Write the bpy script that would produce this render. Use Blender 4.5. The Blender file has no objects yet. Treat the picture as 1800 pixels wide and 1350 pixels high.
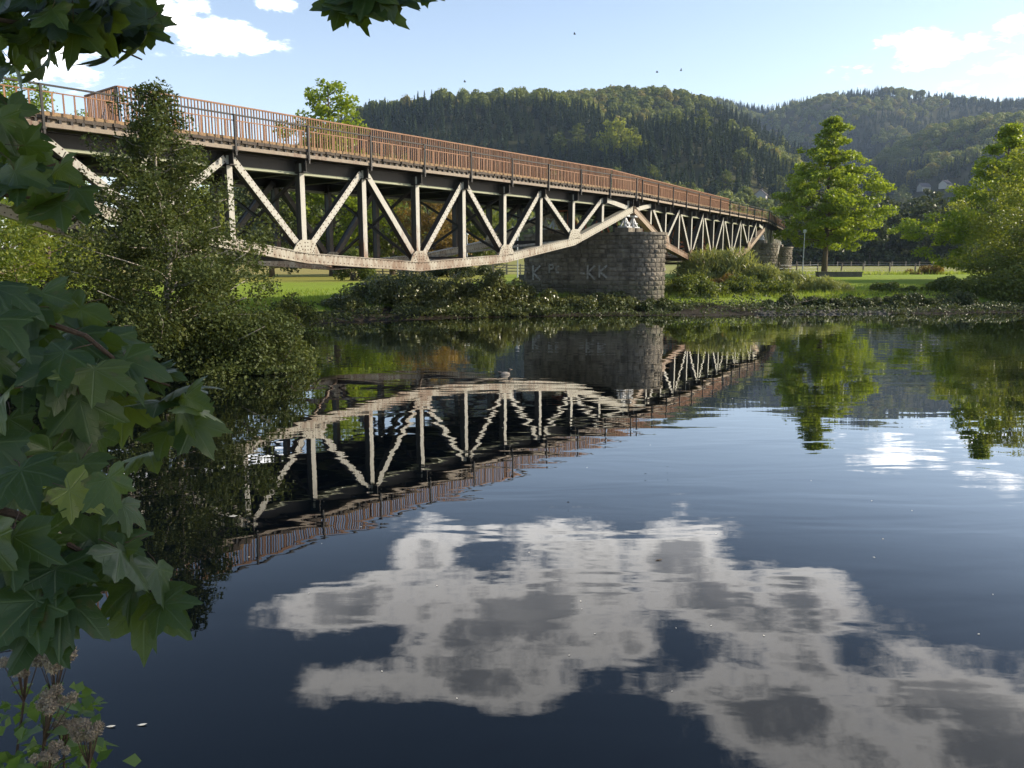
import bpy, math, random
import numpy as np
from mathutils import Vector, Matrix

# ------------------------------------------------------------------ camera, sky, sun, exposure
R = math.radians
scene = bpy.context.scene
COL = scene.collection
F_PX, PITCH, CAM_Z = 1356.3, 0.1596, 3.0
cam_d = bpy.data.cameras.new('camera'); cam = bpy.data.objects.new('camera', cam_d); COL.objects.link(cam)
cam.location = (0, 0, CAM_Z); cam.rotation_euler = (math.pi / 2 - PITCH, 0, 0)
cam_d.sensor_width = 36; cam_d.lens = 36 * F_PX / 1800; cam_d.clip_start = 0.05; cam_d.clip_end = 9000
scene.camera = cam
SUN_AZ, SUN_EL = R(84), R(25)
EXPOSURE = 0.68
SKY_STRENGTH, SUN_STRENGTH = 0.135, 5.0
HAZE_DENSITY = 0.00010
scene.view_settings.view_transform = 'Standard'; scene.view_settings.look = 'None'
scene.view_settings.gamma = 1.0; scene.view_settings.use_curve_mapping = False
scene.view_settings.exposure = EXPOSURE
scene.render.engine = 'CYCLES'
cy = scene.cycles
cy.max_bounces = 8; cy.diffuse_bounces = 3; cy.glossy_bounces = 4; cy.transmission_bounces = 4
cy.volume_bounces = 0; cy.transparent_max_bounces = 8
cy.use_denoising = True
cy.sample_clamp_indirect = 6.0
try: cy.volume_max_steps = 64
except Exception: pass


def pix_dir(px, py):
    """unit direction through a pixel of the 1800 x 1350 photograph"""
    u, x = (675 - py) / F_PX, (px - 900) / F_PX
    cp, sp = math.cos(PITCH), math.sin(PITCH)
    v = np.array([x, cp + u * sp, u * cp - sp]); return v / np.linalg.norm(v)


def ray_at(px, py, dist):
    return np.array([0, 0, CAM_Z]) + pix_dir(px, py) * dist


def x_at(px, y, z=1.2):
    d = y * math.cos(PITCH) - (z - CAM_Z) * math.sin(PITCH)
    return (px - 900) / F_PX * d


# ------------------------------------------------------------------ node helpers
class NT:
    def __init__(s, tree):
        s.t = tree; s.n = tree.nodes; s.l = tree.links
    def new(s, typ, **kw):
        nd = s.n.new(typ)
        for k, v in kw.items(): setattr(nd, k, v)
        return nd
    def put(s, sock, v):
        if hasattr(v, 'is_output'): s.l.new(v, sock)
        elif v is not None: sock.default_value = v
    def math(s, op, a, b=None, c=None, clamp=False):
        nd = s.new('ShaderNodeMath', operation=op, use_clamp=clamp)
        s.put(nd.inputs[0], a)
        if b is not None: s.put(nd.inputs[1], b)
        if c is not None: s.put(nd.inputs[2], c)
        return nd.outputs[0]
    def vmath(s, op, a, b=None):
        nd = s.new('ShaderNodeVectorMath', operation=op)
        s.put(nd.inputs[0], a)
        if b is not None: s.put(nd.inputs[1], b)
        return nd.outputs[0] if op not in ('LENGTH', 'DOT_PRODUCT', 'DISTANCE') else nd.outputs['Value']
    def noise(s, vec, scale, detail=4, rough=0.55, dist=0.0, dim='3D'):
        nd = s.new('ShaderNodeTexNoise', noise_dimensions=dim)
        if vec is not None: s.l.new(vec, nd.inputs['Vector'])
        nd.inputs['Scale'].default_value = scale; nd.inputs['Detail'].default_value = detail
        nd.inputs['Roughness'].default_value = rough; nd.inputs['Distortion'].default_value = dist
        return nd.outputs[0]
    def ramp(s, fac, lo, hi, a=0.0, b=1.0, smooth=True):
        nd = s.new('ShaderNodeMapRange', interpolation_type='SMOOTHSTEP' if smooth else 'LINEAR')
        s.put(nd.inputs['Value'], fac); s.put(nd.inputs['From Min'], lo); s.put(nd.inputs['From Max'], hi)
        nd.inputs['To Min'].default_value = a; nd.inputs['To Max'].default_value = b
        return nd.outputs[0]
    def mix(s, fac, a, b):
        nd = s.new('ShaderNodeMix', data_type='RGBA')
        s.put(nd.inputs[0], fac)
        s.put(nd.inputs[6], a if hasattr(a, 'is_output') else (*a, 1)); s.put(nd.inputs[7], b if hasattr(b, 'is_output') else (*b, 1))
        return nd.outputs[2]
    def comb(s, x, y, z):
        nd = s.new('ShaderNodeCombineXYZ'); s.put(nd.inputs[0], x); s.put(nd.inputs[1], y); s.put(nd.inputs[2], z)
        return nd.outputs[0]
    def sep(s, v):
        nd = s.new('ShaderNodeSeparateXYZ'); s.l.new(v, nd.inputs[0]); return nd.outputs
    def bump(s, h, strength, dist):
        nd = s.new('ShaderNodeBump'); s.l.new(h, nd.inputs['Height'])
        nd.inputs['Strength'].default_value = strength; nd.inputs['Distance'].default_value = dist
        return nd.outputs[0]


# ------------------------------------------------------------------ world: daylight sky with scattered clouds
world = bpy.data.worlds.new('World'); scene.world = world; world.use_nodes = True
W_ = NT(world.node_tree); W_.n.clear()
wo = W_.new('ShaderNodeOutputWorld')
sky = W_.new('ShaderNodeTexSky', sky_type='NISHITA')
sky.sun_disc = False; sky.sun_elevation = SUN_EL; sky.sun_rotation = SUN_AZ
sky.altitude = 150; sky.air_density = 1.0; sky.dust_density = 1.0; sky.ozone_density = 1.5
bg = W_.new('ShaderNodeBackground'); bg.inputs[1].default_value = SKY_STRENGTH
tc = W_.new('ShaderNodeTexCoord'); dv = W_.vmath('NORMALIZE', tc.outputs['Generated'])
sx, sy, sz = W_.sep(dv)
az = W_.math('ARCTAN2', sx, sy); el = W_.math('ARCSINE', sz)
# pale summer haze low in the sky, the same all round
hz_ = W_.math('EXPONENT', W_.math('DIVIDE', W_.math('MAXIMUM', el, 0.0), -0.20))
hadd = W_.new('ShaderNodeVectorMath', operation='SCALE'); hadd.inputs[0].default_value = (3.3, 3.1, 2.9); W_.l.new(hz_, hadd.inputs['Scale'])
W_.l.new(W_.vmath('ADD', sky.outputs[0], hadd.outputs[0]), bg.inputs[0])
zz = W_.math('ADD', W_.math('MAXIMUM', sz, 0.0), 0.22)
pv = W_.comb(W_.math('DIVIDE', sx, zz), W_.math('DIVIDE', sy, zz), 0.0)
warp = W_.noise(pv, 5.6, 9, 0.63)
warp2 = W_.noise(pv, 2.1, 5, 0.55)
def refl(px, py):
    v = pix_dir(px, py); return math.atan2(v[0], v[1]), math.asin(-v[2])
def direct(px, py):
    v = pix_dir(px, py); return math.atan2(v[0], v[1]), math.asin(v[2])
CLOUDS = [(refl, 590, 1065, 115, 45, 1), (refl, 745, 975, 65, 55, .9), (refl, 860, 1080, 210, 100, 1.05), (refl, 1010, 960, 100, 50, .9),
          (refl, 1195, 970, 80, 60, .95), (refl, 1240, 1060, 170, 75, 1), (refl, 1385, 1050, 105, 65, .95), (refl, 1430, 1110, 60, 40, .8),
          (refl, 660, 1195, 130, 36, .85), (refl, 880, 1190, 140, 48, .95), (refl, 1010, 1130, 100, 50, .9),
          (refl, 1180, 1215, 95, 36, .8), (refl, 1330, 1250, 170, 70, 1), (refl, 1420, 1180, 100, 40, .9),
          (refl, 1690, 1240, 150, 85, 1), (refl, 1560, 1345, 240, 65, 1), (refl, 1850, 1330, 200, 100, 1), (refl, 1070, 1050, 130, 60, .95), (refl, 1110, 1130, 80, 40, .85), (refl, 860, 930, 30, 20, .6), (refl, 1160, 925, 50, 14, .6),
          (direct, 1480, 112, 70, 28, .46), (direct, 1610, 88, 110, 34, .52), (direct, 1760, 100, 110, 38, .48), (direct, 1810, 50, 70, 26, .50),
          (direct, 250, 20, 85, 40, .9), (direct, 370, 62, 88, 28, .85), (direct, 110, 110, 70, 30, .75), (direct, 480, 6, 40, 14, .6)]
acc = None
for fn, px, py, w, h, wt in CLOUDS:
    a0, e0 = fn(px, py); ra, re = w / F_PX * 1.05, h / F_PX * 1.05
    da = W_.math('DIVIDE', W_.math('SUBTRACT', az, a0), ra); de = W_.math('DIVIDE', W_.math('SUBTRACT', el, e0), re)
    d2 = W_.math('ADD', W_.math('MULTIPLY', da, da), W_.math('MULTIPLY', de, de))
    g = W_.math('MULTIPLY', W_.math('EXPONENT', W_.math('MULTIPLY', d2, -0.9)), wt)
    acc = g if acc is None else W_.math('MAXIMUM', W_.math('ADD', W_.math('MULTIPLY', acc, 0.95), W_.math('MULTIPLY', g, 0.22)), W_.math('MAXIMUM', acc, g))
# scattered clouds over the rest of the sky, away from the view
away = W_.ramp(W_.math('ABSOLUTE', W_.math('SUBTRACT', az, 0.05)), 0.62, 0.95)
high = W_.ramp(el, 0.68, 0.85)
gen = W_.math('MULTIPLY', W_.ramp(warp2, 0.60, 0.72), W_.math('MAXIMUM', away, high))
acc = W_.math('MAXIMUM', acc, W_.math('MULTIPLY', gen, 0.8))
dens = W_.math('ADD', acc, W_.math('MULTIPLY', W_.math('SUBTRACT', warp, 0.5), 2.1))
alpha = W_.ramp(dens, 0.32, 0.84)
alpha = W_.math('MULTIPLY', alpha, W_.ramp(acc, 0.08, 0.34))
warp3 = W_.noise(pv, 3.0, 4, 0.5, 0.3)
core = W_.math('MULTIPLY', W_.ramp(dens, 0.48, 1.08), W_.ramp(warp3, 0.30, 0.60, 0.80, 1.0))
ccol = W_.mix(core, (4.6, 4.4, 4.15), (0.85, 0.88, 0.94))
bgc = W_.new('ShaderNodeBackground'); W_.l.new(ccol, bgc.inputs[0]); bgc.inputs[1].default_value = 0.85
mxs = W_.new('ShaderNodeMixShader'); W_.l.new(W_.math('MULTIPLY', alpha, 0.93), mxs.inputs[0])
W_.l.new(bg.outputs[0], mxs.inputs[1]); W_.l.new(bgc.outputs[0], mxs.inputs[2]); W_.l.new(mxs.outputs[0], wo.inputs[0])

sun_d = bpy.data.lights.new('sun', 'SUN'); sun_d.energy = SUN_STRENGTH; sun_d.angle = R(0.5); sun_d.color = (1.0, 0.88, 0.70)
sun = bpy.data.objects.new('sun', sun_d); COL.objects.link(sun)
sdir = Vector((math.sin(SUN_AZ) * math.cos(SUN_EL), math.cos(SUN_AZ) * math.cos(SUN_EL), math.sin(SUN_EL)))
sun.rotation_euler = sdir.to_track_quat('Z', 'Y').to_euler(); sun.location = (60, 20, 60)

rng = np.random.default_rng(7)
random.seed(7)


# ------------------------------------------------------------------ mesh and object helpers
class MB:
    """collects boxes, bars, tubes and polygons; build() links them as one mesh object"""
    def __init__(s): s.v = []; s.f = []
    def add(s, vs, fs):
        b = len(s.v); s.v.extend([tuple(map(float, q)) for q in vs]); s.f.extend([tuple(b + i for i in q) for q in fs])
    def box(s, lo, hi, M=None):
        (a, b, c), (d, e, f) = lo, hi
        vs = [(a, b, c), (d, b, c), (d, e, c), (a, e, c), (a, b, f), (d, b, f), (d, e, f), (a, e, f)]
        if M is not None: vs = [M(*q) for q in vs]
        s.add(vs, [(0, 3, 2, 1), (4, 5, 6, 7), (0, 1, 5, 4), (1, 2, 6, 5), (2, 3, 7, 6), (3, 0, 4, 7)])
    def bar(s, p, q, w, h, up=(0, 0, 1)):
        """rectangular bar from p to q; h along up, w across"""
        p, q, up = np.array(p, float), np.array(q, float), np.array(up, float)
        t = q - p; t /= np.linalg.norm(t); a = np.cross(t, up); a /= np.linalg.norm(a); b = np.cross(a, t)
        vs = [c + a * i * w / 2 + b * j * h / 2 for c in (p, q) for i, j in ((-1, -1), (1, -1), (1, 1), (-1, 1))]
        s.add(vs, [(3, 2, 1, 0), (4, 5, 6, 7), (0, 1, 5, 4), (1, 2, 6, 5), (2, 3, 7, 6), (3, 0, 4, 7)])
    def tube(s, pts, rad, n=6, cap=True):
        pts = [np.array(p, float) for p in pts]
        rad = [rad] * len(pts) if np.isscalar(rad) else rad
        rings = []
        for i, p in enumerate(pts):
            t = pts[min(i + 1, len(pts) - 1)] - pts[max(i - 1, 0)]; t /= (np.linalg.norm(t) + 1e-9)
            u = np.cross(t, (0, 0, 1) if abs(t[2]) < .9 else (1, 0, 0)); u /= np.linalg.norm(u); w = np.cross(t, u)
            rings.append([p + rad[i] * (math.cos(2 * math.pi * k / n) * u + math.sin(2 * math.pi * k / n) * w) for k in range(n)])
        b = len(s.v)
        for r in rings: s.v.extend([tuple(q) for q in r])
        for i in range(len(pts) - 1):
            for k in range(n):
                s.f.append((b + i * n + k, b + i * n + (k + 1) % n, b + (i + 1) * n + (k + 1) % n, b + (i + 1) * n + k))
        if cap:
            s.f.append(tuple(b + k for k in reversed(range(n)))); s.f.append(tuple(b + (len(pts) - 1) * n + k for k in range(n)))
    def lathe(s, prof, c=(0, 0, 0), n=12):
        b = len(s.v)
        for r, z in prof:
            for k in range(n): s.v.append((c[0] + r * math.cos(2 * math.pi * k / n), c[1] + r * math.sin(2 * math.pi * k / n), c[2] + z))
        for i in range(len(prof) - 1):
            for k in range(n):
                s.f.append((b + i * n + k, b + i * n + (k + 1) % n, b + (i + 1) * n + (k + 1) % n, b + (i + 1) * n + k))
        s.f.append(tuple(b + k for k in reversed(range(n)))); s.f.append(tuple(b + (len(prof) - 1) * n + k for k in range(n)))
    def mesh(s, name, mat, off=(0, 0, 0), smooth=False):
        me = bpy.data.meshes.new(name)
        o = np.array(off, float)
        me.from_pydata([tuple(np.array(q) - o) for q in s.v], [], s.f); me.materials.append(mat)
        if smooth: me.polygons.foreach_set('use_smooth', [True] * len(me.polygons))
        me.update(); return me
    def build(s, name, mat, parent=None, smooth=False, **props):
        off = (0, 0, 0)
        if parent is not None: off = worldloc(parent)
        return link(name, s.mesh(name, mat, off, smooth), parent, **props)


def worldloc(o):
    v = Vector((0, 0, 0))
    while o is not None: v = v + o.location; o = o.parent
    return tuple(v)


def link(name, me, parent=None, **props):
    ob = bpy.data.objects.new(name, me); COL.objects.link(ob)
    if parent is not None: ob.parent = parent
    for k, v in props.items(): ob[k] = v
    return ob


def thing(name, label, cat, loc=(0, 0, 0), group=None):
    ob = bpy.data.objects.new(name, None); COL.objects.link(ob); ob.location = tuple(map(float, loc))
    ob['label'] = label; ob['category'] = cat
    if group: ob['group'] = group
    ob.empty_display_size = 0.3
    return ob


def copy_tree(o, parent=None):
    c = o.copy(); COL.objects.link(c)
    if parent is not None: c.parent = parent
    for ch in list(o.children): copy_tree(ch, c)
    return c


def quad_mesh(name, V, nq, mat, tint=None, tri=False):
    """V: (nq*4,3) array -> nq separate faces, with a per-leaf tint attribute"""
    me = bpy.data.meshes.new(name)
    k = 3 if tri else 4
    me.vertices.add(nq * k); me.vertices.foreach_set('co', V.astype(np.float32).ravel())
    me.loops.add(nq * k); me.loops.foreach_set('vertex_index', np.arange(nq * k, dtype=np.int32))
    me.polygons.add(nq); me.polygons.foreach_set('loop_start', np.arange(0, nq * k, k, dtype=np.int32))
    me.update(calc_edges=True)
    if tint is not None:
        at = me.attributes.new('tint', 'FLOAT', 'POINT'); at.data.foreach_set('value', np.repeat(tint, k).astype(np.float32))
    me.materials.append(mat); me.validate(); return me


def unit(a): return a / (np.linalg.norm(a, axis=-1, keepdims=True) + 1e-9)


def leaves(C, size, nrm, r, aspect=0.6, tipdir=None, fold=0.12):
    """leaf quads (base, side, tip, side) at centres C with normals nrm"""
    N = len(C); nrm = unit(nrm)
    t = r.normal(size=(N, 3)) if tipdir is None else tipdir + r.normal(size=(N, 3)) * .35
    t = unit(t - nrm * (t * nrm).sum(-1, keepdims=True)); b = np.cross(nrm, t)
    L = size[:, None] * .5; Wd = L * aspect
    V = np.empty((N, 4, 3)); lift = nrm * L * fold * 2
    V[:, 0] = C - t * L; V[:, 1] = C + b * Wd - t * L * .12 + lift; V[:, 2] = C + t * L; V[:, 3] = C - b * Wd - t * L * .12 + lift
    return V.reshape(-1, 3)


# ------------------------------------------------------------------ materials
def material(name):
    m = bpy.data.materials.new(name); m.use_nodes = True
    k = NT(m.node_tree); k.n.clear(); out = k.new('ShaderNodeOutputMaterial')
    return m, k, out


def principled(k, out, col, rough=0.6, spec=0.4, metal=0.0, normal=None):
    p = k.new('ShaderNodeBsdfPrincipled'); k.put(p.inputs['Base Color'], col if hasattr(col, 'is_output') else (*col, 1))
    k.put(p.inputs['Roughness'], rough); p.inputs['Specular IOR Level'].default_value = spec; p.inputs['Metallic'].default_value = metal
    if normal is not None: k.l.new(normal, p.inputs['Normal'])
    if out is not None: k.l.new(p.outputs[0], out.inputs[0])
    return p


def leaf_mat(name, dark, light, warm=None, transl=0.35, rough=0.42, spec=0.45, byobject=0.0):
    m, k, out = material(name)
    at = k.new('ShaderNodeAttribute', attribute_name='tint').outputs['Fac']
    oi = k.new('ShaderNodeObjectInfo').outputs['Random']
    f = at if byobject == 0 else k.math('ADD', k.math('MULTIPLY', at, 1 - byobject), k.math('MULTIPLY', oi, byobject))
    col = k.mix(f, dark, light)
    if warm is not None:
        wf = k.ramp(oi if byobject else at, 0.80, 0.97); col = k.mix(k.math('MULTIPLY', wf, 0.8), col, warm)
    p = principled(k, None, col, rough, spec)
    tr = k.new('ShaderNodeBsdfTranslucent'); k.l.new(k.mix(0.5, col, (light[0] * 1.9, light[1] * 1.75, light[2] * 0.7)), tr.inputs[0])
    mx = k.new('ShaderNodeMixShader'); mx.inputs[0].default_value = transl
    k.l.new(p.outputs[0], mx.inputs[1]); k.l.new(tr.outputs[0], mx.inputs[2]); k.l.new(mx.outputs[0], out.inputs[0])
    return m


def geo_pos(k): return k.new('ShaderNodeNewGeometry').outputs['Position']


def steel_mat(name, paint, paint2, rust, lo, hi, byobj=False):
    m, k, out = material(name); pos = geo_pos(k)
    st = k.new('ShaderNodeMapping'); k.l.new(pos, st.inputs[0]); st.inputs['Scale'].default_value = (1, 1, 0.35)
    n1 = k.noise(st.outputs[0], 1.1, 6, 0.65); n2 = k.noise(st.outputs[0], 7.0, 5, 0.7); n3 = k.noise(pos, 26, 4, 0.6)
    z = k.sep(pos)[2]
    low = k.ramp(z, 2.4, 5.2, 0.16, -0.05)
    f = k.math('ADD', k.math('ADD', k.math('MULTIPLY', n1, 0.55), k.math('MULTIPLY', n2, 0.45)), low)
    col = k.mix(n2, paint, paint2)
    col = k.mix(k.ramp(f, lo, hi), col, k.mix(n3, rust, (rust[0] * .55, rust[1] * .5, rust[2] * .5)))
    col = k.mix(k.ramp(n3, .62, .8, 0, .45), col, (.12, .08, .06))
    # rain streaks run down the faces
    sm = k.new('ShaderNodeMapping'); k.l.new(pos, sm.inputs[0]); sm.inputs['Scale'].default_value = (5.0, 5.0, 0.28)
    col = k.mix(k.ramp(k.noise(sm.outputs[0], 1.6, 4, .6), .58, .78, 0, .5), col, (rust[0] * .7, rust[1] * .7, rust[2] * .7))
    if byobj: col = k.mix(k.math('MULTIPLY', k.new('ShaderNodeObjectInfo').outputs['Random'], .55), col, (paint[0] * .45, paint[1] * .42, paint[2] * .42))
    principled(k, out, col, 0.62, 0.35, 0.0, k.bump(n3, 0.25, 0.01))
    return m


M = {}
M['steel'] = steel_mat('painted_steel', (.45, .435, .38), (.30, .29, .25), (.21, .12, .072), .50, .72)
M['chord'] = steel_mat('chord_steel', (.40, .38, .31), (.29, .265, .21), (.21, .14, .09), .52, .76)
M['dark_steel'] = steel_mat('dark_steel', (.035, .032, .03), (.02, .018, .017), (.06, .035, .022), .5, .7)  # dark posts and rails; under the deck it paints in the deck's shadow
M['web_steel'] = steel_mat('dirty_shaded_web_steel', (.075, .068, .06), (.04, .036, .032), (.09, .05, .03), .5, .7)  # dirt plus painted-in shade for the member sides turned from the sun
M['far_steel'] = steel_mat('far_shaded_steel', (.10, .095, .085), (.055, .05, .045), (.12, .07, .045), .5, .7)  # darkened to stand in for the deck's shade on the far truss
M['lit_flange_steel'] = steel_mat('green_paint_lit_strip', (.33, .34, .24), (.24, .25, .17), (.25, .15, .09), .5, .7)  # greenish paint, pale as the sunlit strip along the top chord's foot
M['rust'] = steel_mat('corten_rust', (.30, .155, .078), (.19, .09, .045), (.25, .095, .038), .45, .60, True)
M['red_rust'] = steel_mat('red_lead_paint', (.42, .13, .06), (.30, .09, .05), (.22, .08, .05), .5, .7)
M['rusty_chord'] = steel_mat('rusty_chord_steel', (.34, .275, .21), (.25, .185, .13), (.21, .12, .07), .45, .68)
M['fascia'] = steel_mat('deck_edge_steel', (.26, .215, .165), (.18, .14, .10), (.16, .085, .055), .46, .64)


def plain(name, a, b, scale=8, rough=.8, spec=.25, bump=.3, bdist=.02, obj=0.0, metal=0):
    m, k, out = material(name); pos = geo_pos(k); n = k.noise(pos, scale, 6, .65); n2 = k.noise(pos, scale * 4.3, 4, .6)
    f = k.math('ADD', k.math('MULTIPLY', n, .6), k.math('MULTIPLY', n2, .4)); f = k.ramp(f, .32, .68)
    if obj: f = k.math('ADD', k.math('MULTIPLY', f, 1 - obj), k.math('MULTIPLY', k.new('ShaderNodeObjectInfo').outputs['Random'], obj))
    principled(k, out, k.mix(f, a, b), rough, spec, metal, k.bump(n2, bump, bdist)); return m


M['rivet'] = plain('rivet_rust', (.06, .04, .03), (.11, .07, .05), 30)
M['timber'] = plain('kerb_timber', (.32, .22, .12), (.20, .13, .075), 6)
M['plank'] = plain('deck_plank', (.10, .08, .06), (.05, .04, .035), 5)
def stone_mat():
    m, k, out = material('pier_sandstone'); pos = geo_pos(k); n = k.noise(pos, 3, 6, .65); n2 = k.noise(pos, 13, 4, .6); z = k.sep(pos)[2]
    f = k.math('ADD', k.math('MULTIPLY', k.ramp(n, .32, .68), .5), k.math('MULTIPLY', k.new('ShaderNodeObjectInfo').outputs['Random'], .5))
    col = k.mix(f, (.070, .060, .047), (.27, .235, .185))
    sm = k.new('ShaderNodeMapping'); k.l.new(pos, sm.inputs[0]); sm.inputs['Scale'].default_value = (1.6, 1.6, .16)
    col = k.mix(k.ramp(k.noise(sm.outputs[0], 1.2, 5, .6), .50, .70, 0, .6), col, (.030, .028, .024))
    col = k.mix(k.math('MULTIPLY', k.ramp(z, 2.2, 1.2), k.ramp(n, .40, .65, .15, .8)), col, (.045, .055, .022))
    col = k.mix(k.ramp(n2, .66, .80, 0, .6), col, (.26, .25, .22))
    principled(k, out, col, .9, .2, 0, k.bump(n2, .9, .04)); return m
M['stone'] = stone_mat()
M['mortar'] = plain('pier_mortar', (.14, .125, .105), (.21, .19, .16), 6, .95)
M['graffiti'] = plain('faded_white_paint', (.42, .41, .38), (.16, .15, .13), 7)
M['bark'] = plain('bark', (.085, .065, .05), (.16, .13, .10), 9, .9, .15, .8, .03)
M['palebark'] = plain('pale_bark', (.22, .19, .16), (.36, .33, .28), 7, .85, .2, .5, .02)
M['twig'] = plain('twig_bark', (.055, .035, .026), (.10, .06, .04), 40)
M['fencewood'] = plain('fence_wood', (.42, .36, .27), (.28, .23, .17), 9)
M['oldwood'] = plain('weathered_post', (.17, .14, .11), (.27, .23, .19), 9)
M['concrete'] = plain('concrete', (.075, .072, .067), (.13, .125, .115), 6)
M['pole'] = plain('galvanised_pole', (.42, .43, .44), (.55, .56, .57), 9, .45, .5, .1)
M['bin'] = plain('bin_grey', (.10, .11, .12), (.15, .16, .17), 9, .5)
M['pebble'] = plain('pebble', (.035, .032, .028), (.16, .145, .12), 9, .8, .3, .3, .02, obj=.4)
M['wall'] = plain('house_wall', (.48, .46, .43), (.40, .38, .35), 1.5)
M['roof'] = plain('house_roof', (.10, .09, .095), (.15, .13, .13), 1.5)
M['glass'] = plain('window_glass', (.05, .06, .07), (.08, .09, .10), 2, .15, .6, 0)
M['feather'] = plain('duck_feather', (.30, .27, .24), (.14, .12, .10), 40)
M['darkfeather'] = plain('dark_feather', (.03, .03, .035), (.06, .055, .05), 30)
M['straw'] = plain('dry_flower', (.46, .38, .29), (.25, .18, .13), 60)
M['driedleaf'] = plain('floating_leaf', (.75, .73, .66), (.55, .50, .40), 40)
M['hedgeleaf'] = leaf_mat('shrub_leaf', (.055, .075, .022), (.16, .175, .06), None, .28, .36, .6)
M['alder'] = leaf_mat('alder_leaf', (.028, .045, .012), (.085, .105, .028), (.13, .13, .04), .28, .55, .22)
M['maplecrown'] = leaf_mat('maple_crown_leaf', (.065, .12, .014), (.25, .32, .034), (.33, .34, .05), .48, .42, .4)
M['yellowcrown'] = leaf_mat('yellowing_leaf', (.09, .13, .02), (.25, .28, .04), (.32, .28, .05), .46, .45, .4)
M['willow'] = leaf_mat('willow_leaf', (.11, .15, .045), (.26, .28, .09), (.30, .26, .10), .38, .42, .4)
M['autumn'] = leaf_mat('autumn_leaf', (.12, .075, .02), (.24, .17, .05), (.30, .16, .05), .38, .5, .3)
M['midgreen'] = leaf_mat('midground_leaf', (.04, .065, .014), (.15, .185, .03), (.22, .20, .04), .38, .46, .35)
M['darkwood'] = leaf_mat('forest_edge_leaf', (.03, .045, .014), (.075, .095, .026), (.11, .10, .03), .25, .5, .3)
M['decid'] = leaf_mat('hill_broadleaf', (.085, .115, .024), (.21, .24, .058), (.25, .19, .055), .30, .6, .2, byobject=.55)
M['conifer'] = leaf_mat('hill_conifer', (.024, .046, .022), (.065, .095, .036), None, .12, .65, .2, byobject=.5)
M['grassblade'] = leaf_mat('grass_blade', (.12, .19, .02), (.25, .32, .05), (.30, .27, .09), .45, .5, .3)
M['weed'] = leaf_mat('weed_leaf', (.045, .10, .02), (.12, .19, .04), None, .4, .45, .4)


def maple_leaf_mat():
    m, k, out = material('maple_leaf')
    co = k.new('ShaderNodeTexCoord').outputs['Object']; x, y, _ = k.sep(co)
    ang = k.math('ARCTAN2', x, k.math('ADD', y, -0.004)); rr = k.math('SQRT', k.math('ADD', k.math('MULTIPLY', x, x), k.math('MULTIPLY', y, y)))
    md = k.math('PINGPONG', k.math('ADD', ang, R(24)), R(24))           # reaches 24 deg on the veins
    dvn = k.math('MULTIPLY', rr, k.math('SINE', k.math('SUBTRACT', R(24), md)))
    vein = k.math('SUBTRACT', 1.0, k.ramp(dvn, 0.0006, 0.0022))
    herr = k.math('PINGPONG', k.math('ADD', rr, k.math('MULTIPLY', k.math('SUBTRACT', R(24), md), -.05)), .0085)
    vein2 = k.math('MULTIPLY', k.math('SUBTRACT', 1.0, k.ramp(herr, 0.0, 0.0011)), 0.45)
    vv = k.math('MAXIMUM', vein, vein2)
    oi = k.new('ShaderNodeObjectInfo').outputs['Random']
    n = k.noise(co, 28, 5, .6)
    col = k.mix(k.math('ADD', k.math('MULTIPLY', oi, .6), k.math('MULTIPLY', n, .4)), (.014, .036, .013), (.040, .072, .022))
    col = k.mix(k.ramp(oi, .90, .96), col, (.16, .19, .035))
    col = k.mix(k.math('MULTIPLY', k.ramp(n, .56, .66), k.ramp(oi, .25, .9, .1, .75)), col, (.085, .065, .028))
    col = k.mix(k.math('MULTIPLY', vv, .30), col, (.16, .21, .09))
    h = k.math('ADD', k.math('MULTIPLY', vv, -.6), k.math('MULTIPLY', n, .5))
    p = principled(k, None, col, .40, .42, 0, k.bump(h, .5, .003))
    tr = k.new('ShaderNodeBsdfTranslucent'); k.l.new(k.mix(k.math('MULTIPLY', vv, .6), (.15, .21, .018), (.08, .12, .018)), tr.inputs[0])
    mx = k.new('ShaderNodeMixShader'); mx.inputs[0].default_value = .33
    k.l.new(p.outputs[0], mx.inputs[1]); k.l.new(tr.outputs[0], mx.inputs[2]); k.l.new(mx.outputs[0], out.inputs[0]); return m


M['mapleleaf'] = maple_leaf_mat()


def ground_mat():
    m, k, out = material('ground'); pos = geo_pos(k); x, y, z = k.sep(pos)
    n1 = k.noise(pos, .35, 6, .6); n2 = k.noise(pos, 3.0, 6, .7); n3 = k.noise(pos, 14, 4, .7); nb = k.noise(pos, .06, 4, .6)
    grass = k.mix(n2, (.15, .22, .020), (.25, .31, .038))
    grass = k.mix(k.ramp(n1, .5, .75, 0, .5), grass, (.20, .19, .05))
    meadow = k.mix(nb, (.20, .215, .055), (.30, .27, .10))
    g = k.mix(k.ramp(k.math('ADD', y, k.math('MULTIPLY', n1, 4)), 94, 100), grass, meadow)
    dry = k.math('MULTIPLY', k.ramp(x, 2, -6), k.ramp(y, 58, 66)); g = k.mix(k.math('MULTIPLY', dry, .55), g, (.27, .20, .06))
    soil = k.mix(n2, (.018, .015, .011), (.05, .04, .028)); soil = k.mix(k.ramp(n3, .58, .74), soil, (.10, .09, .07))
    f = k.ramp(k.math('ADD', z, k.math('MULTIPLY', k.math('SUBTRACT', n1, .5), .7)), .34, .52)
    g = k.mix(f, soil, g)
    g = k.mix(k.ramp(z, 4, 9), g, k.mix(n1, (.035, .042, .015), (.07, .065, .025)))
    principled(k, out, g, .95, .1, 0, k.bump(n3, .6, .05)); return m


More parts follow.
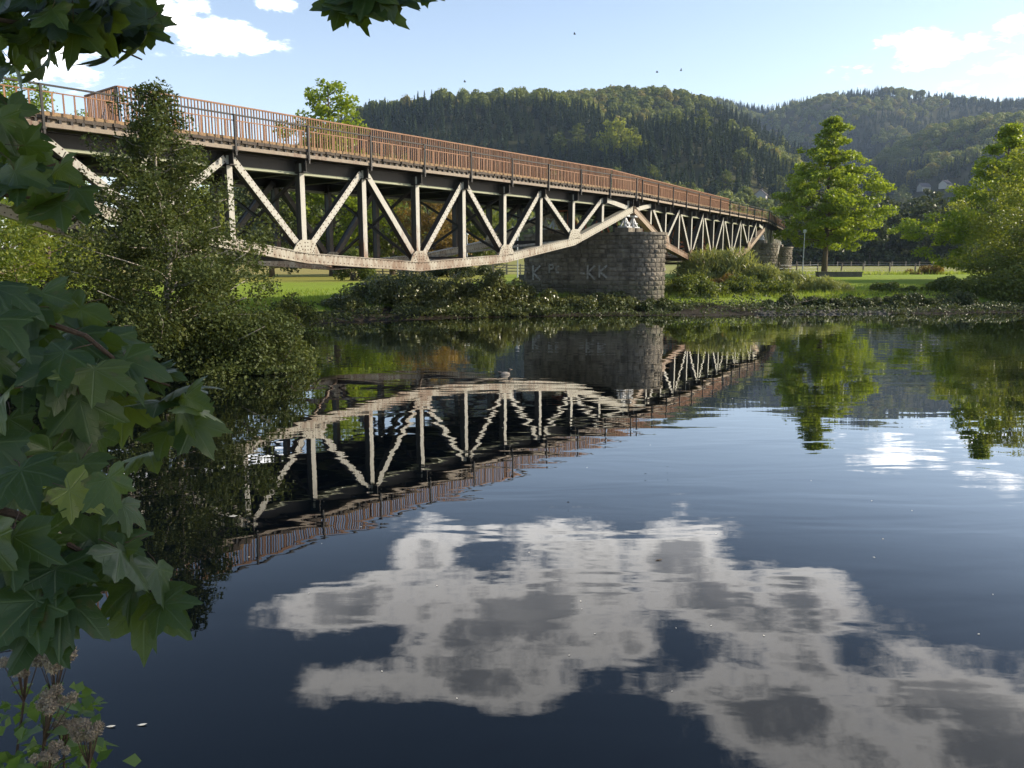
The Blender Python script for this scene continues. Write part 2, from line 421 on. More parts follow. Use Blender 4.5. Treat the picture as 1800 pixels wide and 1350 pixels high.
def water_mat():
    m, k, out = material('river_water'); pos = geo_pos(k)
    x, y, z = k.sep(pos)
    mp = k.new('ShaderNodeMapping'); k.l.new(pos, mp.inputs[0]); mp.inputs['Scale'].default_value = (.40, 1.5, 1); mp.inputs['Rotation'].default_value = (0, 0, R(-8))
    a = k.noise(mp.outputs[0], .95, 2, .45, .4)
    mp2 = k.new('ShaderNodeMapping'); k.l.new(pos, mp2.inputs[0]); mp2.inputs['Scale'].default_value = (.7, 1.6, 1); mp2.inputs['Rotation'].default_value = (0, 0, R(14))
    b = k.noise(mp2.outputs[0], 3.2, 2, .5, .3)
    patch = k.ramp(k.noise(pos, .10, 3, .5), .36, .62, .35, 1.0)
    h = k.math('MULTIPLY', k.math('ADD', k.math('MULTIPLY', a, .0070), k.math('MULTIPLY', b, .0006)), patch)
    nrm = k.bump(h, 1.0, 1.0)
    gl = k.new('ShaderNodeBsdfGlossy'); gl.inputs['Roughness'].default_value = .004; gl.inputs[0].default_value = (1, 1, 1, 1); k.l.new(nrm, gl.inputs['Normal'])
    df = k.new('ShaderNodeBsdfDiffuse'); df.inputs[0].default_value = (.0008, .0018, .0032, 1)
    fr = k.new('ShaderNodeFresnel'); fr.inputs['IOR'].default_value = 1.35; k.l.new(nrm, fr.inputs['Normal'])
    fac = k.math('MULTIPLY', fr.outputs[0], k.ramp(fr.outputs[0], .07, .22, 1.0, 1.75), clamp=True)
    mx = k.new('ShaderNodeMixShader'); k.l.new(fac, mx.inputs[0]); k.l.new(df.outputs[0], mx.inputs[1]); k.l.new(gl.outputs[0], mx.inputs[2])
    k.l.new(mx.outputs[0], out.inputs[0]); return m


M['ground'] = ground_mat(); M['water'] = water_mat()
M['path'] = plain('gravel_path', (.36, .33, .28), (.46, .43, .37), 4, .95)

# ------------------------------------------------------------------ terrain
SHORE = np.array([(400, 70), (120, 47), (60, 45), (30, 44), (17, 43), (8, 42), (0, 41), (-5, 39), (-9, 36), (-11, 32), (-10.2, 26), (-7.8, 22.6), (-7.6, 20.9),
                  (-9.5, 20.0), (-13, 19.2), (-15.5, 17.5), (-16.5, 13), (-15, 7), (-8, 2.6), (-3, 2.3), (0, 2.4), (4, 2.6), (20, 2.9), (120, -5), (400, -40)], float)


def shore_dist(X, Y):
    """signed distance to the river outline: positive on land"""
    P = np.stack([X, Y], -1); best = np.full(X.shape, 1e9); inside = np.zeros(X.shape, bool)
    poly = np.vstack([SHORE, SHORE[:1]])
    for a, b in zip(poly[:-1], poly[1:]):
        d = b - a; L2 = (d * d).sum(); t = np.clip(((P - a) @ d) / L2, 0, 1)
        if not (a[0] == 400 and b[0] == 400): best = np.minimum(best, np.hypot(X - a[0] - t * d[0], Y - a[1] - t * d[1]))
        cond = ((a[1] > Y) != (b[1] > Y)) & (X < (b[0] - a[0]) * (Y - a[1]) / (b[1] - a[1] + 1e-12) + a[0]); inside ^= cond
    return np.where(inside, -best, best)


def vnoise(X, Y, s, seed):
    r = np.random.default_rng(seed); G = r.random((64, 64)); x, y = X / s, Y / s
    i, j = np.floor(x).astype(int), np.floor(y).astype(int); u, v = x - i, y - j; u = u * u * (3 - 2 * u); v = v * v * (3 - 2 * v)
    g = lambda a, b: G[a % 64, b % 64]
    return (g(i, j) * (1 - u) + g(i + 1, j) * u) * (1 - v) + (g(i, j + 1) * (1 - u) + g(i + 1, j + 1) * u) * v


def smooth(x, a, b):
    t = np.clip((x - a) / (b - a), 0, 1); return t * t * (3 - 2 * t)


# ridge lines: (pixel x, pixel y) of the tree tops along each crest, turned into heights at the crest distance
RIDGE_A = [(-900, 430), (200, 400), (420, 310), (520, 262), (590, 215), (650, 192), (780, 168), (900, 152), (1040, 146), (1170, 151), (1240, 172), (1330, 215), (1420, 262), (1500, 330), (1560, 420), (1700, 455), (3200, 455)]
RIDGE_B = [(-900, 440), (600, 440), (900, 330), (1060, 200), (1150, 158), (1210, 156), (1270, 163), (1345, 178), (1385, 168), (1480, 150), (1560, 141), (1640, 151), (1720, 161), (1850, 162), (2000, 160), (2300, 200), (3200, 260)]
RIDGE_C = [(-900, 458), (1300, 458), (1420, 400), (1480, 330), (1560, 262), (1640, 222), (1720, 205), (1800, 200), (1900, 205), (2200, 230), (3200, 300)]


def crest(ridge, dist, sub):
    azs, hs = [], []
    for px, py in ridge:
        v = pix_dir(min(max(px, -900), 3200), py); azs.append(math.atan2(v[0], v[1])); hs.append(max(0, CAM_Z + v[2] / math.hypot(v[0], v[1]) * dist - sub))
    return np.array(azs), np.array(hs)


CR = [(crest(RIDGE_A, 980, 27), 300, 980), (crest(RIDGE_B, 1750, 28), 1000, 1750), (crest(RIDGE_C, 1150, 15), 640, 1150)]


def height(X, Y):
    X, Y = np.asarray(X, float), np.asarray(Y, float)
    d = shore_dist(X, Y)
    z = np.where(d < 0, np.maximum(-1.4, d * .35), 0.0)
    far = .16 * smooth(d, 0, 2.2) + .62 * smooth(d, 1.8, 5.0) + .47 * smooth(d, 5, 24)
    near = 1.35 * smooth(d, 0.0, 2.2)
    wn = smooth(Y, 14, 5)
    land = far * (1 - wn) + near * wn
    land = land + (vnoise(X, Y, 2.5, 3) - .5) * .22 * smooth(d, .3, 2) * smooth(d, 14, 6) + (vnoise(X, Y, 9, 4) - .5) * .12 * smooth(d, 2, 6) * smooth(d, 60, 30)
    z = np.where(d >= 0, land, z)
    r = np.hypot(X, Y); a = np.arctan2(X, Y)
    hill = np.zeros_like(z)
    for (azs, hs), r0, r1 in CR:
        H = np.interp(a, azs, hs)
        t = np.clip((r - r0) / (r1 - r0), 0, 1); prof = .42 * t + .58 * (t * t * (3 - 2 * t))
        h = H * prof * (1 - .25 * smooth(r, r1 * 1.05, r1 * 1.6))
        h = h + (vnoise(X, Y, 150, 11) - .5) * 46 * np.clip(H / 120, 0, 1) * smooth(t, 0, .25) * smooth(t, .96, .6)
        h = h + (vnoise(X, Y, 60, 12) - .5) * 14 * np.clip(H / 120, 0, 1) * smooth(t, 0, .25) * smooth(t, 1.0, .85)
        hill = np.maximum(hill, h)
    return z + hill * (Y > 0)


def gz(x, y): return float(height(np.array([x]), np.array([y]))[0])


gx = np.concatenate([-np.geomspace(62, 3200, 75)[::-1], np.linspace(-60, 60, 181), np.geomspace(62, 3200, 75)])
gy = np.concatenate([-np.geomspace(8, 200, 10)[::-1], np.linspace(-6, 66, 121), np.geomspace(67, 3400, 150)])
GX, GY = np.meshgrid(gx, gy); GZ = height(GX, GY)
me = bpy.data.meshes.new('ground')
nx, ny = len(gx), len(gy); idx = np.arange(nx * ny).reshape(ny, nx)
Q = np.stack([idx[:-1, :-1], idx[:-1, 1:], idx[1:, 1:], idx[1:, :-1]], -1).reshape(-1, 4)
me.vertices.add(nx * ny); me.vertices.foreach_set('co', np.stack([GX, GY, GZ], -1).astype(np.float32).ravel())
me.loops.add(Q.size); me.loops.foreach_set('vertex_index', Q.astype(np.int32).ravel())
me.polygons.add(len(Q)); me.polygons.foreach_set('loop_start', np.arange(0, Q.size, 4, dtype=np.int32)); me.update(calc_edges=True)
me.polygons.foreach_set('use_smooth', np.ones(len(Q), bool)); me.materials.append(M['ground'])
link('ground', me, kind='structure')
wb = MB(); wb.add([(-120, -30, 0), (420, -30, 0), (420, 75, 0), (-120, 75, 0)], [(0, 1, 2, 3)])
# the sheet of water lies under the banks wherever the ground is above zero
link('river', wb.mesh('river', M['water']), kind='structure')
pb = MB()
ppts = [(x_at(px, y), y) for px, y in ((1380, 92), (1470, 93.5), (1560, 95), (1700, 97), (1900, 99), (2200, 103))]
for i, (a, b) in enumerate(ppts):
    pb.v += [(a, b - .8, gz(a, b - .8) + .05), (a, b + .8, gz(a, b + .8) + .05)]
pb.f += [(2 * i, 2 * i + 2, 2 * i + 3, 2 * i + 1) for i in range(len(ppts) - 1)]
pb.build('path', M['path'], kind='structure')

# ------------------------------------------------------------------ bridge
TH1, TH2 = 0.683, 0.533
D1 = np.array([math.sin(TH1), math.cos(TH1)]); N1 = np.array([math.cos(TH1), -math.sin(TH1)])
D2 = np.array([math.sin(TH2), math.cos(TH2)]); N2 = np.array([math.cos(TH2), -math.sin(TH2)])
HP = 2.866; HP2 = 2.768; GAP = .824
TH3 = .40; D3 = np.array([math.sin(TH3), math.cos(TH3)]); N3 = np.array([math.cos(TH3), -math.sin(TH3)])
E1 = np.array([6.835, 46.476]); O1 = E1 - D1 * HP * 12
O2 = E1 + D2 * GAP; E2 = O2 + D2 * HP2 * 12; O3 = E2 + D3 * GAP
ZT, Z0, Z2, Z4, Z6 = 6.293, 5.834, 3.978, 3.078, 2.731
ZJ = {0: Z0, 2: Z2, 4: Z4, 6: Z6, 8: Z4, 10: Z2, 12: Z0}
FAR_O = -5.8


class Frame:
    def __init__(s, O, d, n, hp): s.O, s.d, s.n, s.hp = O, d, n, hp
    def __call__(s, a, o, z):
        p = s.O + s.d * a + s.n * o; return (p[0], p[1], z)


def zc(k):
    return ZJ[k] if k % 2 == 0 else (ZJ[k - 1] + ZJ[k + 1]) / 2


def chord_mesh(fr, off, h, dep):
    mb = MB(); hp = fr.hp
    prof = [(-.25, Z0 + .12)] + [(k * hp, ZJ[k]) for k in range(2, 11, 2)] + [(12 * hp + .25, Z0 + .12)]
    def strip(z0, z1, o0, o1):
        b = len(mb.v)
        for a, z in prof: mb.v += [fr(a, o1, z + z0), fr(a, o1, z + z1), fr(a, o0, z + z1), fr(a, o0, z + z0)]
        for i in range(len(prof) - 1):
            for j in range(4): mb.f.append((b + 4 * i + j, b + 4 * i + 4 + j, b + 4 * i + 4 + (j + 1) % 4, b + 4 * i + (j + 1) % 4))
        mb.f += [(b + 3, b + 2, b + 1, b), tuple(b + 4 * (len(prof) - 1) + j for j in range(4))]
    strip(-h / 2, h / 2 - .03, off - dep / 2, off + dep / 2)
    strip(h / 2 - .03, h / 2, off - dep / 2 - .04, off + dep / 2 + .035)
    strip(-h / 2 - .028, -h / 2, off - dep / 2 - .03, off + dep / 2 + .025)
    return mb, prof


RIV = [np.array([math.cos(a), math.sin(a)]) for a in np.arange(6) * math.pi / 3]


def rivets(mb, fr, pts, o, r=.028):
    """pts: list of (along, z) on the face whose normal is the frame's n"""
    for a, z in pts:
        ring = [fr(a + r * u[0], o, z + r * u[1]) for u in RIV]; tip = fr(a, o + .014, z)
        mb.add(ring + [tip], [(i, (i + 1) % 6, 6) for i in range(6)])


def member(mb, fr, p, q, off, w, dep):
    """built-up member between (along, z) points: front plate, box web, back plate"""
    (a0, z0), (a1, z1) = p, q
    t = np.array([a1 - a0, z1 - z0]); t /= np.linalg.norm(t); s = np.array([-t[1], t[0]])
    def bx(wi, o0, o1):
        c = []
        for (a, z) in (p, q):
            for si, o in ((-1, o0), (1, o0), (1, o1), (-1, o1)):
                c.append(fr(a + s[0] * si * wi / 2, off + o, z + s[1] * si * wi / 2))
        mb.add(c, [(0, 1, 2, 3), (7, 6, 5, 4), (0, 4, 5, 1), (1, 5, 6, 2), (2, 6, 7, 3), (3, 7, 4, 0)])
    bx(w, dep / 2 - .018, dep / 2); bx(w * .74, -dep / 2 + .018, dep / 2 - .018); bx(w, -dep / 2, -dep / 2 + .018)


def build_member(mb, name, front, root):
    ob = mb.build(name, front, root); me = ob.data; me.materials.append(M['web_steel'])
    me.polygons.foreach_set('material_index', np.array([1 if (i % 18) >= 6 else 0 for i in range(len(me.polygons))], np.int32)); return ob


def truss_span(fr, label, detailed, steel='steel', far_steel='far_steel', chord_mat='chord', edge_mat='fascia'):
    hp = fr.hp; root = thing('truss_span', label, 'bridge', fr(6 * hp, 0, 0), 'fish-bellied truss spans of the bridge')
    for off, near in ((0.0, True), (FAR_O, False)):
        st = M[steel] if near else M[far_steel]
        mb, prof = chord_mesh(fr, off, .36, .34); chord = mb.build('bottom_chord', M[chord_mat], root)
        fo = off + .17
        if detailed:
            rv = MB()
            for (a0, z0), (a1, z1) in zip(prof[:-1], prof[1:]):
                n = int(math.hypot(a1 - a0, z1 - z0) / .19)
                for i in range(n):
                    t = (i + .5) / n; a, z = a0 + (a1 - a0) * t, z0 + (z1 - z0) * t
                    rivets(rv, fr, [(a, z + .11), (a + .09, z - .12)], fo)
            rv.build('rivets', M['rivet'], chord, kind='stuff')
        for k in range(0, 13):
            zb = zc(k) + (.1 if k % 2 else .3); 
            if k in (0, 12): zb = Z0 - .15
            mb = MB(); a = k * hp + (0 if 0 < k < 12 else (.12 if k == 0 else -.12))
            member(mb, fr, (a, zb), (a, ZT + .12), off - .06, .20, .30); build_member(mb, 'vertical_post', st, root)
        for k in range(2, 11, 2):
            for sg in (-1, 1):
                mb = MB(); p0, p1 = (k * hp + sg * .15, ZJ[k] + .32), ((k + sg) * hp - sg * .14, ZT + .02)
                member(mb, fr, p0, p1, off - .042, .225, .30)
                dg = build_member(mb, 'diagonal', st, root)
                if detailed and near and (k, sg) in ((8 - 4, 1), (4, -1), (6, 1), (8, 1), (8, -1), (10, -1), (10, 1), (2, 1), (2, -1)):
                    rv = MB(); n = int(math.hypot(p1[0] - p0[0], p1[1] - p0[1]) / .2); sv = np.array([-(p1[1] - p0[1]), p1[0] - p0[0]]); sv /= np.linalg.norm(sv)
                    for i in range(n):
                        t = (i + .5) / n
                        for sd in (-.075, .075): rivets(rv, fr, [(p0[0] + (p1[0] - p0[0]) * t + sv[0] * sd, p0[1] + (p1[1] - p0[1]) * t + sv[1] * sd)], off - .042 + .15)
                    rv.build('rivets', M['rivet'], dg, kind='stuff')
            # gusset plate with its rivets
            g = MB(); z = ZJ[k]; a = k * hp; fo2 = off + .176
            def sl(da): return (ZJ[k] + (ZJ[k + 2] - ZJ[k]) * (da / (2 * hp))) if da > 0 else (ZJ[k] + (ZJ[k - 2] - ZJ[k]) * (-da / (2 * hp)))
            pl = [(-.60, sl(-.60) + .12), (.60, sl(.60) + .12), (.40, z + .52), (.22, z + .64), (-.22, z + .64), (-.40, z + .52)]
            vs = [fr(a + u, fo2 + .016, w) for u, w in pl] + [fr(a + u, fo2 - .03, w) for u, w in pl]
            g.add(vs, [(0, 1, 2, 3, 4, 5), (11, 10, 9, 8, 7, 6)] + [(i, 6 + i, 6 + (i + 1) % 6, (i + 1) % 6) for i in range(6)])
            gp = g.build('gusset_plate', M[chord_mat], root)
            if detailed:
                rv = MB(); pts = []
                for sg in (-1, 1):
                    for i in range(3):
                        t = i * .1; pts += [(a + sg * (.17 + t * .55), z + .30 + t), (a + sg * (.29 + t * .55), z + .24 + t)]
                pts += [(a + u, z + w) for u in (-.06, .06) for w in (.28, .41, .54)] + [(a - .45 + i * .1, z + .17) for i in range(10)]
                rivets(rv, fr, pts, fo2 + .016); rv.build('rivets', M['rivet'], gp, kind='stuff')
        for k, sg in ((0, 1), (12, -1)):
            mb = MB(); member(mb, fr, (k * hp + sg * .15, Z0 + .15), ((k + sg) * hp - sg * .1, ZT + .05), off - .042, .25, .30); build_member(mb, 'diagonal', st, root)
        # top chord: web and two flanges
        mb = MB(); M4 = lambda a, o, z: fr(a, off + o, z)
        mb.box((-.3, -.22, ZT - .16), (12 * hp + .3, -.20, ZT + .22), M4); mb.box((-.3, -.36, ZT + .22), (12 * hp + .3, -.06, ZT + .25), M4)
        tcd = mb.build('top_chord', M['dark_steel'], root)  # dark colour stands in for the shadow under the deck edge
        mb = MB(); mb.box((-.3, -.23, ZT - .24), (12 * hp + .3, -.19, ZT - .161), M4); mb.box((-.3, -.36, ZT - .265), (12 * hp + .3, -.06, ZT - .24), M4); mb.build('bottom_flange', M['lit_flange_steel'], tcd)
    # floor beams, stringers, sway bracing
    for k in range(0, 13):
        mb = MB(); a = k * hp
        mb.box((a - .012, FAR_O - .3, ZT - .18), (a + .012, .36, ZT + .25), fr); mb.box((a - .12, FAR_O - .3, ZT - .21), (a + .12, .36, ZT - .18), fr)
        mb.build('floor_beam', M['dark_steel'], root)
        if k % 2 == 0 and 0 < k < 12:
            for p, q in (((-.25, ZT - .35), (FAR_O + .25, ZJ[k] + .3)), ((FAR_O + .25, ZT - .35), (-.25, ZJ[k] + .3))):
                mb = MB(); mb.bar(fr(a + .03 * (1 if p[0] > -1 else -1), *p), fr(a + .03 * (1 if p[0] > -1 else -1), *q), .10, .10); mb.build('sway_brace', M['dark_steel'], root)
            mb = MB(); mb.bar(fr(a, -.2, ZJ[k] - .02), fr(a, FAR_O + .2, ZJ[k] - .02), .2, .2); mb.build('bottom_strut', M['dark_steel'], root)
            if k < 10:
                mb = MB(); mb.bar(fr(a + .1, -.2, ZJ[k] - .05), fr(a + 2 * hp - .1, FAR_O + .2, ZJ[k + 2] - .05), .10, .10); mb.build('wind_brace', M['steel'], root)
                mb = MB(); mb.bar(fr(a + .1, FAR_O + .2, ZJ[k] + .06), fr(a + 2 * hp - .1, -.2, ZJ[k + 2] + .06), .10, .10); mb.build('wind_brace', M['steel'], root)
    for o in (-1.7, -2.9, -4.1):
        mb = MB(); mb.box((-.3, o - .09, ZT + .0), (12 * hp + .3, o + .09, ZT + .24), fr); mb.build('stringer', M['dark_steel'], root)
    # deck: planks on the stringers, edge girder, kerb timber
    L = 12 * hp
    mb = MB(); mb.box((-.35, -6.25, ZT + .36), (L + .35, .30, ZT + .50), fr); mb.build('deck_slab', M['plank'], root)
    rg = random.Random(5); e = MB(); a = -.35
    while a < L + .3:
        w = rg.uniform(.18, .3); e.box((a + .008, .30, ZT + .50 - rg.uniform(0, .02)), (min(a + w, L + .35), .50 + rg.uniform(-.05, .03), ZT + .585 + rg.uniform(-.02, .015)), fr); a += w
    e.build('plank_ends', M['plank'], root, kind='stuff')
    mb = MB(); mb.box((-.35, .37, ZT + .30), (L + .35, .395, ZT + .50), fr); mb.box((-.35, .34, ZT + .27), (L + .35, .50, ZT + .385), fr)
    eg = mb.build('edge_girder', M[edge_mat], root)
    mb = MB(); n = int(L / .30)
    for i in range(n + 1): mb.box((i * L / n - .035, .395, ZT + .385), (i * L / n + .035, .47, ZT + .50), fr)
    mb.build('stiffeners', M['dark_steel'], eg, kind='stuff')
    mb = MB(); mb.box((-.35, .10, ZT + .60), (L + .35, .24, ZT + .72), fr); mb.build('kerb_timber', M['timber'], root)
    return root


HP3 = 1.87
F1, F2, F3 = Frame(O1, D1, N1, HP), Frame(O2, D2, N2, HP2), Frame(O3, D3, N3, HP3)
truss_span(F1, 'nearest and largest fish-bellied steel truss span, pale peeling paint, left of the middle stone pier', True)
truss_span(F2, 'middle rusty truss span between the first and second stone piers, partly behind the willow bush', True, 'steel', 'red_rust', 'rusty_chord', 'rusty_chord')
truss_span(F3, 'farthest truss span, mostly hidden behind the lone maple on the lawn', False)

# railings ----------------------------------------------------------
ZR, ZM, ZB = 7.687, 7.50, 6.90
bal_me = {}
def railing(fr, label, per_bay, single):
    hp = fr.hp; L = 12 * hp; root = thing('guard_railing', label, 'railing', fr(6 * hp, .47, ZB), 'railings along the near edge of the deck')
    up = (0, 0, 1)
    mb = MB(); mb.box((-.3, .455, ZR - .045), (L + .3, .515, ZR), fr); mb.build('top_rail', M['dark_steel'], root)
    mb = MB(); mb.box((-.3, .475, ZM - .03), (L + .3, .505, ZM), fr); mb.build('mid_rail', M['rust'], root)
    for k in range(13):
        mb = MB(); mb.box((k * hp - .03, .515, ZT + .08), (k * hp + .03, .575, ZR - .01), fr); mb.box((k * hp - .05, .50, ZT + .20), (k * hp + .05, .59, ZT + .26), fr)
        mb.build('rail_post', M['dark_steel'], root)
    key = (round(float(fr.d[0]), 4))
    if key not in bal_me:
        mb = MB(); dd, nn = fr.d, fr.n
        g = lambda a, o, z: (dd[0] * a + nn[0] * o, dd[1] * a + nn[1] * o, z)
        mb.box((-.022, -.008, 0), (.022, .008, ZM - .03 - ZB), g); bal_me[key] = mb.mesh('baluster', M['rust'])
    allb = MB()
    for k in range(12):
        for i in range(1, per_bay + 1):
            p = fr(k * hp + hp * i / (per_bay + 1), .49, ZB)
            if single:
                ob = link('baluster', bal_me[key], root); ob.location = Vector(p) - Vector(worldloc(root)); ob.rotation_euler = (random.gauss(0, .012), random.gauss(0, .012), random.gauss(0, .12))
            else: allb.box((k * hp + hp * i / (per_bay + 1) - .022, .482, ZB), (k * hp + hp * i / (per_bay + 1) + .022, .498, ZM - .03), fr)
    if not single: allb.build('balusters', M['rust'], root, kind='stuff')
railing(F1, 'rusty bar railing along the deck of the nearest truss span', 9, True)
railing(F2, 'rusty bar railing along the deck of the middle span above the willow bush', 9, True)
railing(F3, 'rusty bar railing on the farthest span behind the lone maple', 9, False)

# tall screen fence on the deck ------------------------------------
sf = thing('screen_fence', 'taller screen of close rusty rods standing on the deck behind the railing', 'fence', F1(17, -1.3, 6.9))
ZS, SO, SW = 8.335, -1.3, 2.3
S0, S1 = 12 * HP - 28.64, 12 * HP
for nm, z0, z1, mt in (('top_rail', ZS - .05, ZS, 'rust'), ('bottom_rail', 6.95, 7.0, 'rust')):
    mb = MB(); mb.box((S0, SO - .03, z0), (12 * HP + .25, SO + .03, z1), F1); mb.box((-.30, SO - .03, z0), (9.3 * HP2, SO + .03, z1), F2)
    mb.box((S0 - .03, SO - SW, z0), (S0 + .03, SO - .03, z1), F1); mb.box((9.3 * HP2 - .03, SO - SW, z0), (9.3 * HP2 + .03, SO - .03, z1), F2)
    mb.build(nm, M[mt], sf)
mb = MB(); mb.box((-.016, -.022, 0), (.016, .022, ZS - 7.05), lambda a, o, z: (D1[0] * a + N1[0] * o, D1[1] * a + N1[1] * o, z)); rod_me = mb.mesh('rod', M['rust'])
cnt = 0; rest = MB(); SP = .118
def rod(fr, a, o, swap=False):
    global cnt
    if cnt < 300:
        ob = link('rod', rod_me, sf); ob.location = Vector(fr(a, o, 7.0)) - sf.location; ob.rotation_euler = (random.gauss(0, .004), random.gauss(0, .004), random.gauss(0, .15)); cnt += 1
    else: rest.box((a - .016, o - .022, 7.0), (a + .016, o + .022, ZS - .05), fr)
for i in range(1, int(SW / SP)): rod(F1, S0, SO - i * SP)
a = S0 + .06
while a < 12 * HP + .2: rod(F1, a, SO); a += SP
a = -.2
while a < 9.3 * HP2: rod(F2, a, SO); a += SP
for i in range(1, int(SW / SP)): rod(F2, 9.3 * HP2, SO - i * SP)
rest.build('rods', M['rust'], sf, kind='stuff')
for fr, a in ((F1, S0), (F1, S0 + 9.6), (F1, S0 + 19), (F2, 2.), (F2, 13.), (F2, 9.3 * HP2)):
    mb = MB(); mb.box((a - .035, SO - .10, 6.8), (a + .035, SO - .035, ZS - .06), fr); mb.build('fence_post', M['dark_steel'], sf)

# piers -------------------------------------------------------------
stone_me = []
for q in range(4):
    rr = random.Random(q); mb = MB(); j = lambda s=.04: rr.uniform(-s, s)
    vs = [(-.5, 0, -.5), (.5, 0, -.5), (.5, 0, .5), (-.5, 0, .5)]
    fs = [(-.5 + .05, .5 + j(.1), -.5 + .08), (.5 - .05, .5 + j(.1), -.5 + .08), (.5 - .05, .5 + j(.1), .5 - .08), (-.5 + .05, .5 + j(.1), .5 - .08)]
    mid = [(j(.12), .95 + j(.3), j(.12))]
    mb.add(vs + fs + mid, [(0, 1, 5, 4), (1, 2, 6, 5), (2, 3, 7, 6), (3, 0, 4, 7), (4, 5, 8), (5, 6, 8), (6, 7, 8), (7, 4, 8)]); stone_me.append(mb.mesh('stone', M['stone']))


def pier(C, d, n, o_nose, o_rear, hw, ztop, label, single, graffiti=False):
    C = np.array(C); zb = -.3 + min(gz(*(C + n * o_nose)), gz(*(C - n * -o_rear)))
    root = thing('stone_pier', label, 'bridge pier', (C[0], C[1], zb), 'stone piers of the bridge')
    def P(a, o, z): p = C + d * a + n * o; return (p[0], p[1], z)
    # outline (a, o) walked: near-left face from rear to nose, round nose, other face, round rear
    def outline(h):
        pts = [(-h, o_rear), (-h, o_nose)] + [(-h * math.cos(t), o_nose + h * math.sin(t)) for t in np.linspace(0, math.pi, 17)[1:-1]] + [(h, o_nose), (h, o_rear)]
        return pts
    ol = outline(hw - .05); mb = MB(); n_ = len(ol)
    mb.v = [P(a, o, zb) for a, o in ol] + [P(a, o, ztop) for a, o in ol]
    mb.f = [(i, (i + 1) % n_, n_ + (i + 1) % n_, n_ + i) for i in range(n_)] + [tuple(n_ + i for i in range(n_)), tuple(reversed(range(n_)))]
    mb.build('core', M['mortar'], root)
    ol = outline(hw + .10); mb = MB()
    mb.v = [P(a, o, ztop) for a, o in ol] + [P(a, o, ztop + .16) for a, o in ol]
    mb.f = [(i, (i + 1) % n_, n_ + (i + 1) % n_, n_ + i) for i in range(n_)] + [tuple(n_ + i for i in range(n_)), tuple(reversed(range(n_)))]
    mb.build('coping', M['stone'], root)
    # stone courses
    L1 = o_nose - o_rear; LN = math.pi * hw; tot = 2 * L1 + LN + 2 * hw; ch = .26; nc = int((ztop - zb) / ch); ch = (ztop - zb) / nc
    def at(s):
        if s < L1: return (-hw, o_rear + s), (-1, 0)
        s -= L1
        if s < LN: t = s / hw; return (-hw * math.cos(t), o_nose + hw * math.sin(t)), (-math.cos(t), math.sin(t))
        s -= LN
        if s < L1: return (hw, o_nose - s), (1, 0)
        s -= L1; return (hw - s, o_rear), (0, -1)
    rr = random.Random(int(C[0] * 7)); lst = []
    for c in range(nc):
        s = rr.uniform(-.3, 0)
        while s < tot - .1:
            w = rr.uniform(.30, .78) if not (L1 < s < L1 + LN) else rr.uniform(.24, .46)
            e = min(s + w, tot); m_ = max((max(s, 0) + e) / 2, .01); lst.append((m_, e - max(s, 0), zb + (c + .5) * ch)); s = e
    # stones seen from the river first: those singly, the others joined
    lst.sort(key=lambda q: (0 if q[0] < L1 + LN * .75 else 1, -q[2]))
    bulk = MB()
    for i, (s, w, z) in enumerate(lst):
        (a, o), (na, no) = at(s); depth = rr.uniform(.05, .15)
        nv = d * na + n * no; tv = np.array([nv[1], -nv[0]])
        b = P(a - na * .05, o - no * .05, z)
        if single and i < 300:
            ob = link('stone', rr.choice(stone_me), root)
            ob.matrix_local = Matrix(((tv[0] * (w - .022), nv[0] * depth, 0, b[0] - C[0]), (tv[1] * (w - .022), nv[1] * depth, 0, b[1] - C[1]), (0, 0, ch - .022, z - zb), (0, 0, 0, 1)))
        else:
            sm = rr.choice(stone_me); vs = [(b[0] + tv[0] * (w - .022) * v.co.x + nv[0] * depth * v.co.y, b[1] + tv[1] * (w - .022) * v.co.x + nv[1] * depth * v.co.y, z + (ch - .022) * v.co.z) for v in sm.vertices]
            bulk.add(vs, [tuple(p.vertices) for p in sm.polygons])
    if bulk.v: bulk.build('stones', M['stone'], root, kind='stuff')
    # bearing blocks and rocker bearings
    for off in (-.1, FAR_O + .1):
        for sg in (-1, 1):
            a = sg * .52
            mb = MB(); mb.box((a - .42, off - .45, ztop + .16), (a + .42, off + .45, ztop + .45), P); mb.build('bearing_block', M['stone'], root)
            mb = MB(); mb.box((a - .34, off - .3, ztop + .45), (a + .34, off + .3, ztop + .52), P); mb.box((a - .2, off - .22, Z0 - .32), (a + .2, off + .22, Z0 - .22), P)
            for u in (-1, 1):
                mb.bar(P(a, off, Z0 - .32), P(a + u * .25, off + .16, ztop + .52), .07, .09, (n[0], n[1], 0)); mb.bar(P(a, off, Z0 - .32), P(a + u * .25, off - .16, ztop + .52), .07, .09, (n[0], n[1], 0))
            mb.bar(P(a - .2, off + .2, ztop + .72), P(a + .2, off + .2, ztop + .72), .06, .06)
            mb.build('rocker_bearing', M['pole'], root)
    if graffiti:
        def stroke(s0, z, segs, hgt, wdt):
            mb = MB()
            for (u0, v0), (u1, v1) in segs: mb.bar(P(-hw - .075, o_rear + s0 + u0 * wdt, z + v0 * hgt), P(-hw - .075, o_rear + s0 + u1 * wdt, z + v1 * hgt), .03, .11, (-d[0], -d[1], 0.001) if False else (n[0] * .3, n[1] * .3, 1) if u0 != u1 else (n[0], n[1], 0))
            mb.build('graffiti_letter', M['graffiti'], root)
        KL = [((0, 0), (0, 1)), ((.05, .5), (1, 1)), ((.05, .5), (1, 0))]
        PL = [((0, 0), (0, 1)), ((0, 1), (.8, .95)), ((.8, .95), (.8, .55)), ((.8, .55), (0, .5))]
        CL = [((.8, 1), (0, .9)), ((0, .9), (0, .1)), ((0, .1), (.8, 0))]
